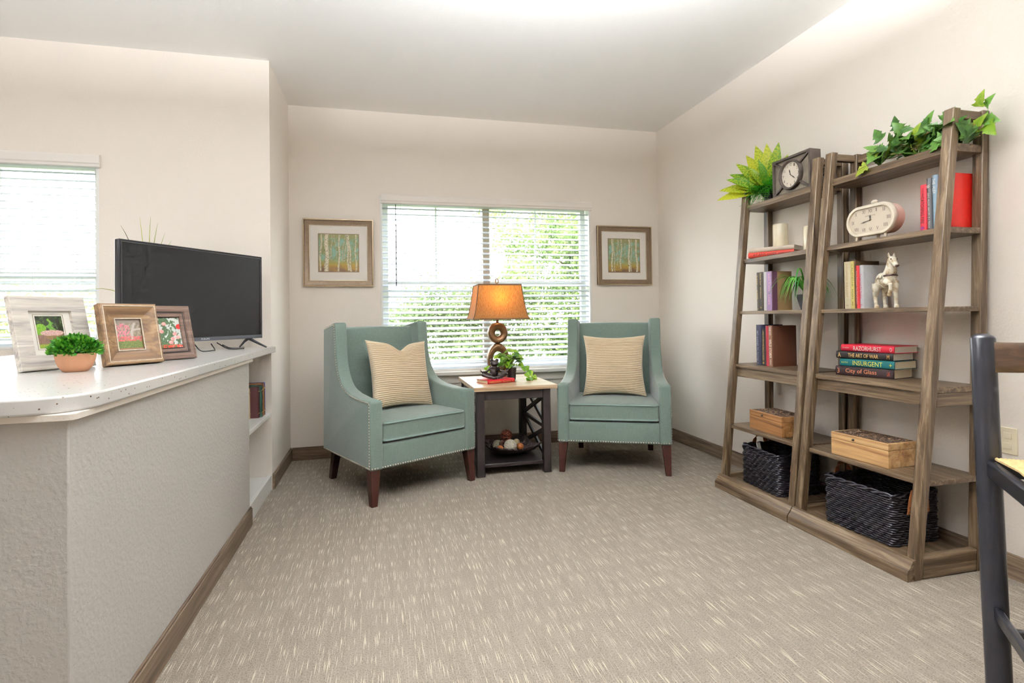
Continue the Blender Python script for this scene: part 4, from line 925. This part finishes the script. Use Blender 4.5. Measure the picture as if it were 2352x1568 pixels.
leafmat('spider_leaf', (30, 110, 24), (128, 196, 84), .35, 8)
sp = thing('spider_plant', 'small spider plant in a tapered black pot between the bookcase posts', 'plant', (2.482, 2.752, SZ[2]))
b = B(); vs = []
for z, w in ((0, .022), (.094, .042), (.094, .037), (.080, .034)): vs += [(x*w, y*w, z) for x, y in ((-1, -1), (1, -1), (1, 1), (-1, 1))]
b.add(vs, [(3, 2, 1, 0)]+[(k*4+i, k*4+(i+1) % 4, (k+1)*4+(i+1) % 4, (k+1)*4+i) for k in range(3) for i in range(4)]+[(12, 13, 14, 15)]); b.obj('pot', 'pot_black', sp, bev=.002)
random.seed(9)
for i in range(46):
    a = 2*PI*i/46*3.0+random.uniform(-.3, .3); L = random.uniform(.18, .30); up = random.uniform(.55, 1.0); m = 12; hv = Vector((math.cos(a)*(.55 if math.cos(a) > 0 else .85), math.sin(a), 0)); s = Vector((-hv.y, hv.x, 0)).normalized(); v = []; f = []
    for k in range(m):
        t = k/(m-1); p = Vector((0, 0, .085))+hv*(L*.9*t**.9)+Vector((0, 0, L*up*t*(1-t)*1.9+.12*t*(1-t)-.035*t*t*(L/.2))); w = .0048*math.sin(PI*min(1, .12+t*.92))+.0002
        v += [p-s*w+Vector((0, 0, w*.5)), p, p+s*w+Vector((0, 0, w*.5))]
        if k: c = k*3; f += [(c-3, c-2, c+1, c), (c-2, c-1, c+2, c+1)]
    for q in v: q.x = min(q.x, .155)
    B().add(v, f).obj('blade', 'spider_leaf', sp, smooth=179)

leafmat('ivy_leaf', (44, 80, 28), (98, 140, 58), .25, 30); leafmat('ivy_pale', (112, 146, 36), (184, 194, 70), .3, 30); plain('ivy_stem', (120, 96, 50), .6)
iv = thing('ivy_garland', 'trailing green ivy garland on the top shelf of the bookcase', 'plant', (2.52, 2.02, SZ[0]))
random.seed(15)
im = leaf_mesh('leaf', IVY, .075, .075, .28, .25); im.materials.append(MATS['ivy_leaf']); im2 = leaf_mesh('leaf', IVY, .075, .075, .2, .2); im2.materials.append(MATS['ivy_pale'])
for v0 in range(5):
    pts = [Vector((random.uniform(-.05, .05), -.20+.44*k/7+random.uniform(-.02, .02), random.uniform(.02, .10))) for k in range(8)]
    B().tube(cr(pts, 4), .0022, 5).obj('vine', 'ivy_stem', iv)
for i in range(92):
    u = random.random(); y = -.20+.46*u; hgt = .135*(1-.4*abs(2*u-1.25)); p = Vector((random.uniform(-.075, .045), y, max(.012, random.uniform(.0, 1)**.8*hgt+.01)))
    d = Vector((random.uniform(-.9, .2), random.uniform(-.8, .8), random.uniform(-.35, .75))); leaf_obj(iv, im if random.random() < .9 else im2, None, p, d, (random.uniform(-1, -.3), random.uniform(-.4, .4), random.uniform(.2, .8)), random.uniform(.65, 1.1))
for (y, x, z, dy, dz, sc, mm) in ((.29, -.06, .015, .5, -.35, .8, 1), (.26, -.085, .01, .6, -.4, .9, 1), (-.215, .02, .155, -.3, .8, .85, 1), (-.235, .03, .145, -.6, .7, .7, 0), (-.22, .04, .09, -.8, -.3, .9, 0), (-.235, .03, .06, -.5, -.7, .9, 1), (.23, -.02, .15, .5, .85, .9, 0), (.12, -.04, .17, .2, .9, .8, 0), (0, 0, .14, -.4, .8, .9, 0), (-.09, -.02, .13, -.7, .6, .9, 0)):
    leaf_obj(iv, im2 if mm else im, None, (x, y, z), (-.25, dy, dz), (-1, .1, .3), sc)
B().tube([(-.05, .22, .02), (-.09, .27, .012), (-.105, .30, -.004), (-.108, .305, -.045)], .0015, 5).obj('tendril', 'ivy_stem', iv)

# ------------------------------------------------------------------ television and things on the counter
KZ = .983
plain('tv_black', (24, 24, 30), .22, spec=.5); plain('tv_screen', (30, 30, 31), .30, spec=.35); plain('tv_chrome', (150, 150, 160), .2, .9); plain('cable_black', (18, 18, 18), .5); plain('logo_white', (220, 220, 224), .4); plain('tv_bottom', (86, 88, 94), .35, .3)
ta = math.atan2(.839, .545); tv = thing('television', 'large black flat television standing at the end of the counter', 'television', (-1.010, 3.490, KZ), ta)
# local: x along the screen towards the picture right, -y towards the viewer
TW, TB, TH = .930, .062, .532
B().box(-TW/2, TW/2, 0, .028, TB, TB+TH).obj('cabinet', 'tv_black', tv, bev=.004)
B().box(-.30, .30, .028, .065, TB+.02, TB+.34).obj('rear_housing', 'tv_black', tv, bev=.012)
B().frame(TW, TH, [(0, 0), (0, .006), (.003, .008), (.011, .006), (.012, 0)]).obj('bezel', 'tv_black', tv, (0, 0, TB+TH/2), smooth=40)
B().frame(TW-.022, TH-.022, [(0, .004), (0, .0075), (.0022, .0075), (.0022, .004)]).obj('bezel_edge', 'tv_chrome', tv, (0, 0, TB+TH/2))
B().box(-TW/2+.012, TW/2-.012, -.003, 0, TB+.024, TB+TH-.012).obj('screen', 'tv_screen', tv)
B().box(-TW/2+.004, TW/2-.004, -.008, 0, TB, TB+.022).obj('bottom_bar', 'tv_bottom', tv, bev=.002)
text_obj('logo', 'PHILIPS', .055, .009, 'logo_white', tv, basis((1, 0, 0), (0, 0, 1), (0.03, -.0086, TB+.011)))
for sx in (-.37, .37):
    B().tube([(sx, .012, TB+.002), (sx+.004, -.03, TB-.018), (sx+.020, -.112, .006)], [.012, .009, .006], 8, sy=.6).obj('foot', 'tv_black', tv, smooth=50)
    B().tube([(sx, .016, TB+.002), (sx+.004, .05, TB-.018), (sx+.012, .100, .006)], [.012, .009, .006], 8, sy=.6).obj('foot', 'tv_black', tv, smooth=50)
B().tube(cr([(.0, .05, .05), (-.01, -.02, .006), (.06, -.03, .0045), (.11, .01, .006), (.12, .05, .04)]), .0035, 6).obj('cable', 'cable_black', tv, smooth=60)
B().tube(cr([(.16, .05, .045), (.20, .0, .006), (.27, -.035, .0045), (.30, -.01, .0045), (.25, .03, .006), (.20, .05, .03)]), .0032, 6).obj('cable', 'cable_black', tv, smooth=60)

pr = vcol('photo_print', .25, .4, .5); pm = vcol('canvas_print', .55, .3, .25)
plain('frame_back', (34, 34, 44), .8); plain('mat_white', (232, 226, 218), .8); plain('mat_edge', (150, 134, 112), .6)
wood('whitewash_x', (150, 140, 136), (206, 198, 188), (228, 220, 208), 'x', .6, .7, .1)
wood('rustic_brown', (78, 56, 38), (122, 92, 62), (160, 130, 94), 'x', .55, .7); wood('dark_walnut', (74, 56, 46), (98, 76, 64), (124, 100, 86), 'x', .5, .9); plain('chipped_white', (206, 196, 178), .6, var=.25, vscale=60)
def easel(name, label, loc, rz, w, h, lean, prof, mat, build):
    t = thing(name, label, 'picture frame', loc, rz, 'photo frames on the counter')
    g = Matrix.Rotation(-lean, 4, 'X')    # lean back towards +y
    up = Matrix.Translation((0, 0, .001)) @ g @ Matrix.Translation((0, 0, h/2))
    fo = B().frame(w, h, prof).obj('frame', mat, t, M=up, smooth=25)
    B().box(-w/2+.01, w/2-.01, -.0, .004, -h/2+.01, h/2-.01).obj('backing', 'frame_back', t, M=up)
    hs2 = h*.62; s = math.sin(lean); top = up @ Vector((0, .006, -h/2+hs2)); bo = Vector((0, hs2*s+.075, .001))
    b = B(); ww = .034
    b.add([(-ww*.6, top.y, top.z), (ww*.6, top.y, top.z), (ww, bo.y, bo.z), (-ww, bo.y, bo.z), (-ww*.6, top.y+.004, top.z), (ww*.6, top.y+.004, top.z), (ww, bo.y+.004, bo.z), (-ww, bo.y+.004, bo.z)], [(0, 1, 2, 3), (7, 6, 5, 4), (0, 4, 5, 1), (1, 5, 6, 2), (2, 6, 7, 3), (3, 7, 4, 0)]); b.obj('easel_leg', 'frame_back', t)
    build(t, up); return t
def blob(u, v, cu, cv, ru, rv): return ((u-cu)/ru)**2+((v-cv)/rv)**2 < 1
def photo_topiary(u, v):
    n = fbm(u*9, v*9); c = lerp((20, 26, 18), (46, 60, 30), .5+n)
    for (cv, r) in ((.86, .05), (.76, .08), (.66, .11), (.56, .13)):
        if blob(u+.06*math.sin(v*30), v, .52, cv, r, .07): c = lerp((60, 110, 30), (120, 160, 60), .5+n)
    if blob(u, v, .15, .62, .20, .14) or blob(u, v, .1, .5, .25, .12): c = lerp((70, 118, 24), (122, 160, 50), .5+fbm(u*20, v*20))
    if v < .42: c = lerp((88, 66, 54), (126, 98, 82), .5+fbm(u*18, v*6))
    if blob(u, v, .58, .36, .30, .10): c = lerp((96, 74, 50), (120, 96, 60), .5+n)
    if blob(u, v, .55, .47, .44, .09): c = lerp((150, 112, 106), (222, 186, 176), .5+1.4*fbm(u*40, v*40))
    if v < .12 and u < .4: c = lerp((88, 110, 30), (150, 160, 60), .5+fbm(u*25, v*25))
    return c
def photo_pinkbed(u, v):
    n = fbm(u*12, v*12); c = lerp((96, 84, 70), (150, 138, 120), .5+n)
    if v < .30: c = lerp((60, 72, 36), (116, 124, 62), .5+1.5*fbm(u*30, v*30))
    if abs(u-.62-.5*(v-.6)*(1 if v > .6 else .1)) < .05 and v > .3: c = (176, 164, 154)
    if abs(v-.64-.12*(u-.6)) < .025 and u > .6: c = (180, 168, 158)
    if u < .55 and .42 < v < .86 and fbm(u*16+3, v*16) > .05: c = lerp((196, 86, 110), (232, 148, 160), .5+fbm(u*50, v*50))
    if .28 < v < .44 and fbm(u*18, v*18+9) > -.02: c = lerp((186, 60, 66), (222, 110, 110), .5+fbm(u*40, v*40))
    if v > .9: c = (120, 108, 98)
    if v < .06: c = (140, 100, 76)
    return c
def photo_roses(u, v):
    n = fbm(u*9, v*9); c = (206, 210, 204)
    if fbm(u*5, v*5, 3)+.9-.75*abs(u-.25)-.3*v > .38: c = lerp((46, 66, 46), (96, 120, 84), .5+1.3*fbm(u*26, v*26))
    if blob(u, v, .95, .70, .13, .09): c = (196, 52, 50)
    for (cu, cv) in ((.72, .46), (.6, .30), (.84, .34), (.5, .18), (.15, .55), (.3, .8)):
        if blob(u, v, cu, cv, .10, .06): c = lerp((220, 140, 140), (240, 190, 180), .5+n)
    if v < .10 and fbm(u*14, v*14) > -.1: c = (196, 70, 56)
    return c
def b1(t, M):
    # flat wide whitewashed boards, white mount
    B().box(-.1, .1, -.005, -.004, -.1, .1).obj('mount', 'mat_white', t, M=M)
    printed('photograph', .094, .124, 48, 62, photo_topiary, pr, t, M @ basis((1, 0, 0), (0, 0, 1), (-.004, -.0056, .004)))
    B().frame(.106, .136, [(0, .0052), (0, .0062), (.0015, .0062), (.0015, .0052)]).obj('mount_line', 'mat_edge', t, M=M @ Matrix.Translation((-.004, 0, .004)))
easel('photo_frame', 'whitewashed wood-grain photo frame behind the terracotta planter', (-1.182, 2.408, KZ), math.atan2(.878, .478), .264, .280, math.radians(14), [(0, -.004), (0, .018), (.002, .020), (.056, .016), (.058, .006), (.058, .004), (.05, -.004)], 'whitewash_x', b1)
def b2(t, M):
    printed('photograph', .098, .128, 48, 62, photo_pinkbed, pr, t, M @ basis((1, 0, 0), (0, 0, 1), (0, -.004, 0)))
    B().frame(.222, .252, [(.010, .0325), (.010, .0345), (.0125, .0345), (.0125, .0325)]).obj('worn_edge', 'chipped_white', t, M=M)
    B().frame(.222, .252, [(.058, .010), (.058, .0125), (.0615, .0125), (.0615, .010)]).obj('worn_edge', 'chipped_white', t, M=M)
easel('photo_frame', 'chunky rustic brown photo frame with chipped edges and pink flowers', (-.982, 2.538, KZ), math.radians(51), .222, .252, math.radians(14), [(0, -.004), (0, .026), (.004, .032), (.012, .034), (.018, .030), (.024, .028), (.040, .016), (.055, .010), (.060, .010), (.062, .002), (.055, -.004)], 'rustic_brown', b2)
def b3(t, M):
    printed('photograph', .105, .140, 48, 62, photo_roses, pr, t, M @ basis((1, 0, 0), (0, 0, 1), (0, -.004, 0)))
    B().frame(.205, .25, [(.030, .0095), (.030, .0125), (.033, .0125), (.033, .0095)]).obj('inner_line', 'cable_black', t, M=M)
easel('photo_frame', 'dark walnut photo frame half hidden behind the rustic one', (-.918, 2.795, KZ), math.radians(53), .215, .252, math.radians(14), [(0, -.004), (0, .012), (.003, .015), (.012, .015), (.015, .017), (.028, .014), (.030, .010), (.033, .010), (.036, .012), (.050, .009), (.053, .003), (.05, -.004)], 'dark_walnut', b3)

plain('terracotta', (188, 136, 102), .7, var=.08, vscale=18); leafmat('box_leaf', (44, 112, 20), (132, 190, 48), .35, 70)
pp = thing('boxwood_planter', 'small round green plant in a terracotta bowl by the frames', 'plant', (-1.070, 2.292, KZ))
B().lathe([(0, 0), (.034, 0), (.038, .002), (.050, .018), (.058, .040), (.062, .066), (.058, .066), (.054, .052), (0, .050)], 36).obj('bowl', 'terracotta', pp, smooth=40)
plain('moss_core', (34, 62, 20), .9, var=.3, vscale=60); B().ball((0, 0, .058), (.056, .056, .048), 20).obj('moss_core', 'moss_core', pp, smooth=179)
random.seed(31); lf = B()
for i in range(1300):
    a = random.uniform(0, 2*PI); e = math.asin(random.uniform(.0, 1)); rr = random.uniform(.7, 1.0); c = Vector((math.cos(a)*math.cos(e), math.sin(a)*math.cos(e), math.sin(e))); p = Vector((c.x*.074*rr, c.y*.074*rr, .064+c.z*.060*rr))
    d = (c+Vector((random.gauss(0, .45), random.gauss(0, .45), random.gauss(.25, .4)))).normalized(); s = d.orthogonal().normalized(); s = (Matrix.Rotation(random.uniform(0, 6.28), 3, d) @ s); nn = d.cross(s); L = random.uniform(.014, .023); w = L*.27
    lf.add([p, p+d*L*.45+s*w+nn*w*.4, p+d*L, p+d*L*.45-s*w+nn*w*.4, p+d*L*.5], [(0, 1, 4), (1, 2, 4), (2, 3, 4), (3, 0, 4)])
tag(lf.obj('foliage', 'box_leaf', pp), kind='stuff')

leafmat('grass_yellow', (150, 160, 60), (206, 206, 120), .35, 10); leafmat('grass_dark', (56, 62, 40), (90, 96, 56), .3, 10)
gp = thing('potted_grass', 'pot of thin yellow-green grass half hidden behind the television', 'plant', (-1.30, 3.55, KZ))
B().lathe([(0, 0), (.05, 0), (.065, .13), (.060, .13), (.055, .11), (0, .11)], 24).obj('pot', 'pot_black', gp, smooth=40)
random.seed(2)
for (hx, hz, bend, mt) in ((-.14, .68, .10, 'grass_dark'), (.02, .70, .02, 'grass_yellow'), (-.04, .69, -.01, 'grass_yellow'), (.06, .68, .04, 'grass_yellow'), (.14, .62, .10, 'grass_yellow'), (-.08, .60, .08, 'grass_yellow'), (-.35, .42, .30, 'grass_yellow'), (.30, .52, .14, 'grass_yellow'), (.34, .58, .12, 'grass_yellow'), (.10, .60, .0, 'grass_yellow'), (-.02, .55, .05, 'grass_yellow')):
    pts = []; rd = []
    for k in range(12):
        t = k/11; pts.append((hx*t*t*.75, hx*t*t*.5, .10+hz*t-abs(bend)*.6*t**4)); rd.append(.0042*(1-t)**.6+.0004)
    B().tube(pts, rd, 4, sy=.35).obj('blade', mt, gp, smooth=80)

# ------------------------------------------------------------------ framed birch prints on the back wall
plain('frame_bronze', (118, 98, 76), .42, .35, var=.15, vscale=60); plain('frame_silver', (196, 178, 150), .3, .7); plain('frame_champagne', (170, 150, 122), .35, .6)
def birch(seed, trunks):
    def f(u, v):
        n = fbm(u*6+seed, v*6); c = lerp((128, 132, 84), (134, 172, 156), (.5+1.2*n)*(1 if .25 < v < .9 else .45))
        if v < .34: c = lerp((170, 146, 62), c, (v-.16)/.18)
        if v < .18: c = lerp((104, 76, 56), (170, 140, 62), v/.18+.6*n)
        if v > .9: c = lerp(c, (142, 138, 84), .6)
        for (cu, w, sl, br, v0) in trunks:
            d = u-cu-sl*(v-.5)-.012*math.sin(v*9+cu*20)
            if abs(d) < w/2 and v > v0:
                k = d/(w/2); c = lerp((228, 220, 196), (150, 142, 104), abs(k)**2*.8+(1-br)); 
                if fbm(u*30+seed, v*70) > .34: c = (74, 66, 50)
        return c
    return f
T1 = [(.30, .015, .06, .75, .5), (.44, .018, -.10, .7, .35), (.60, .025, .12, .7, .25), (.32, .03, .0, .6, .3), (.05, .05, .04, .85, .02), (.20, .115, 0, 1, .0), (.51, .05, .02, .95, .0), (.73, .05, -.03, .95, .02), (.78, .045, -.06, .95, .0), (.93, .038, -.01, .95, .0), (.66, .03, .10, .8, .28)]
T2 = [(.12, .055, .02, .95, .02), (.18, .03, -.05, .8, .0), (.40, .05, .05, .85, .1), (.34, .02, -.05, .7, .3), (.66, .06, .01, 1, .0), (.73, .03, .03, .8, .0), (.90, .07, -.04, .95, .0), (.52, .02, .06, .7, .4), (.28, .025, .03, .75, .2)]
def wall_print(label, cx, cz, w, h, fn):
    t = thing('framed_print', label, 'picture', (cx, YB, cz), 0, 'framed birch prints')
    B().frame(w, h, [(0, .0), (0, .024), (.004, .028), (.009, .027), (.012, .020), (.034, .012), (.047, .011), (.049, .004), (.045, .0)]).obj('frame', 'frame_bronze', t, smooth=30)
    B().frame(w, h, [(-.001, .022), (-.001, .0285), (.008, .0290), (.009, .026)]).obj('frame_edge', 'frame_champagne', t, smooth=30)
    B().frame(w-.096, h-.096, [(0, .009), (0, .0125), (.004, .012), (.004, .008)]).obj('inner_bead', 'frame_silver', t)
    B().box(-w/2+.048, w/2-.048, -.007, -.001, -h/2+.048, h/2-.048).obj('mount', 'mat_white', t)
    pw = .322; B().frame(pw+.010, pw+.004, [(0, .007), (0, .0082), (.006, .0082), (.006, .007)]).obj('mount_line', 'frame_bronze', t)
    printed('print', pw, pw-.008, 96, 96, fn, pm, t, basis((1, 0, 0), (0, 0, 1), (0, -.0078, 0)))
wall_print('framed birch print on the back wall near the counter, with one thick trunk', -.330, 1.722, .566, .566, birch(1, T1))
wall_print('framed birch print on the back wall near the corner, paler trunks', 2.284, 1.735, .560, .560, birch(5, T2))

# ------------------------------------------------------------------ bar stool at the picture edge
plain('stool_black', (36, 36, 42), .28, spec=.5, var=.15, vscale=10); wood('stool_slat', (62, 46, 36), (84, 64, 50), (104, 82, 64), 'x', .35, .6); plain('rush', (216, 186, 130), .8, var=.18, vscale=70)
bs = thing('bar_stool', 'black bar stool with a woven rush seat at the edge of the room', 'stool', (1.622, 1.150, 0), math.atan2(-.757, -.653)+PI/2)
# local: +y away from the backrest post? x along the back, -y forward; the built post stands at the origin
fw = Vector((0, -1, 0)); sw = .40; sdp = .38; SH = .755
def post(p0, p1, p2, r, nm='back_post'):
    pts = [Vector(p0).lerp(Vector(p1), i/6) for i in range(7)]+[Vector(p1).lerp(Vector(p2), i/8) for i in range(1, 9)]
    rr = [r]*len(pts)
    top = Vector(pts[-1]); pts += [top+Vector((0, 0, .008)), top+Vector((0, 0, .014))]; rr += [r*.86, r*.45]
    return B().tube(pts, rr, 20, sy=.85).obj(nm, 'stool_black', bs, smooth=50)
for s in (0, 1): post((s*sw, -.045, 0), (s*sw, -.01, .40), (s*sw, .035, 1.078), .029)
for s in (0, 1): B().tube([(s*sw, -sdp, 0), (s*sw, -sdp, SH-.012)], .021, 14).obj('front_leg', 'stool_black', bs, smooth=50)
for s in (0, 1):
    B().box(s*sw-.011, s*sw+.011, -sdp, -.012, SH-.052, SH-.006).obj('seat_rail', 'stool_black', bs, bev=.006)
    B().box(s*sw-.009, s*sw+.009, -sdp, -.02, .330, .362).obj('side_stretcher', 'stool_black', bs, bev=.004)
for y in (-sdp, -.008): B().box(0, sw, y-.010, y+.010, SH-.05, SH-.008).obj('seat_rail', 'stool_black', bs, bev=.006)
B().box(0, sw, -.026, -.008, .275, .305).obj('back_stretcher', 'stool_black', bs, bev=.004); B().box(0, sw, -sdp-.01, -sdp+.01, .25, .29).obj('foot_rail', 'stool_black', bs, bev=.004)
b = B()
for i in range(44):
    k = i/43; x = .012+(sw-.024)*k; b.tube([(x, -sdp+.008, SH-.004), (x, -sdp*.5, SH+.010), (x, -.012, SH-.002)], .0052, 6)
b.obj('rush_seat', 'rush', bs, smooth=60)
b = B(); b.surf(lambda u, v: (sw*u, .020+.035*math.sin(PI*u)+.006*v, .985+.085*v+(.012*math.sin(PI*u)**2 if v > .5 else 0)-(.018 if v > .5 else 0)*(1-abs(2*u-1))), 20, 5)
o = b.obj('back_slat', 'stool_slat', bs, smooth=179); q = o.modifiers.new('thick', 'SOLIDIFY'); q.thickness = .014

# ------------------------------------------------------------------ outside
leafmat('tree_leaf', (84, 110, 58), (164, 182, 116), .4, 3, .5); leafmat('bush_leaf', (98, 118, 76), (172, 184, 130), .4, 3, .5); plain('bark', (110, 88, 70), .9, var=.3, vscale=6)
plain('lawn_green', (120, 146, 84), .95, var=.2, vscale=4); plain('fence_white', (236, 236, 232), .6)
structure(B().box(-30, 30, YB+.17, 40, -.45, -.40).obj('lawn', 'lawn_green'), 'sunlit lawn outside the windows', 'lawn')
def tree(name, label, x, y, ch, rx, rz, n, ls, mat, seed, trunk=True, hole=.0):
    random.seed(seed); t = thing(name, label, 'tree' if trunk else 'shrub', (x, y, -.40), 0, 'greenery beyond the windows')
    b = B(); cl = [Vector((random.gauss(0, .5)*rx, random.gauss(0, .4)*rx*.7, random.uniform(-.8, .9)*rz)) for _ in range(46)]
    for i in range(n):
        c = random.choice(cl); d = Vector((random.gauss(0, 1), random.gauss(0, 1), random.gauss(0, 1))).normalized()*random.uniform(.3, 1)*rx*.30
        p = c+d; p.z += ch
        if p.z < .1: continue
        dd = Vector((random.gauss(0, 1), random.gauss(0, 1), random.gauss(-.3, .7))).normalized(); s = dd.orthogonal().normalized(); s = Matrix.Rotation(random.uniform(0, 6.28), 3, dd) @ s; L = ls*random.uniform(.6, 1.3); w = L*.34
        b.add([p, p+dd*L*.5+s*w, p+dd*L, p+dd*L*.5-s*w], [(0, 1, 2, 3)])
    tag(b.obj('foliage', mat, t), kind='stuff')
    if trunk:
        B().tube([(0, 0, 0), (.05, .02, ch*.4), (-.03, 0, ch*.75), (.02, 0, ch+rz*.4)], [.14, .11, .09, .03], 9).obj('trunk', 'bark', t, smooth=60)
        for k in range(7):
            a = random.uniform(0, 6.28); z0 = ch*random.uniform(.5, .9); B().tube([(0, 0, z0), (math.cos(a)*rx*.35, math.sin(a)*rx*.25, z0+rz*.3), (math.cos(a)*rx*.75, math.sin(a)*rx*.5, z0+rz*.55)], [.05, .035, .012], 6).obj('branch', 'bark', t, smooth=60)
    return t
tree('garden_tree', 'large leafy tree outside behind the lamp shade side of the window', 4.15, 9.6, 2.6, 1.5, 2.1, 34000, .075, 'tree_leaf', 1)
tree('garden_tree', 'broad tree outside filling the pane nearest the corner', 5.7, 11.2, 3.0, 2.0, 2.6, 30000, .085, 'tree_leaf', 2)
tree('garden_shrub', 'dense shrub outside low in the middle of the back window', 1.9, 9.8, 1.15, 1.5, 1.0, 24000, .065, 'bush_leaf', 3, False)
tree('garden_shrub', 'pale shrub outside low in the pane nearest the print with the thick trunk', -.1, 10.6, 1.05, 1.4, .9, 18000, .065, 'bush_leaf', 4, False)
tree('garden_shrub', 'low shrub outside the counter window', -5.3, 10.5, 1.2, 1.8, .95, 18000, .07, 'bush_leaf', 6, False)
fn = thing('picket_fence', 'white picket fence standing on the lawn beyond the back window', 'fence', (0, 7.6, -.40))
for k in range(3): B().box(-2.0, 4.5, -.015, .015, .18+.26*k, .235+.26*k).obj('fence_rail', 'fence_white', fn)
pk = B(); pk.prism([(-.035, 0), (.035, 0), (.035, .84), (0, .89), (-.035, .84)], -.028, -.016, 'y'); pme = pk.mesh('picket'); pme.materials.append(MATS['fence_white'])
for k in range(54): mesh_obj('picket', pme, None, fn, (-1.95+.12*k, 0, 0))
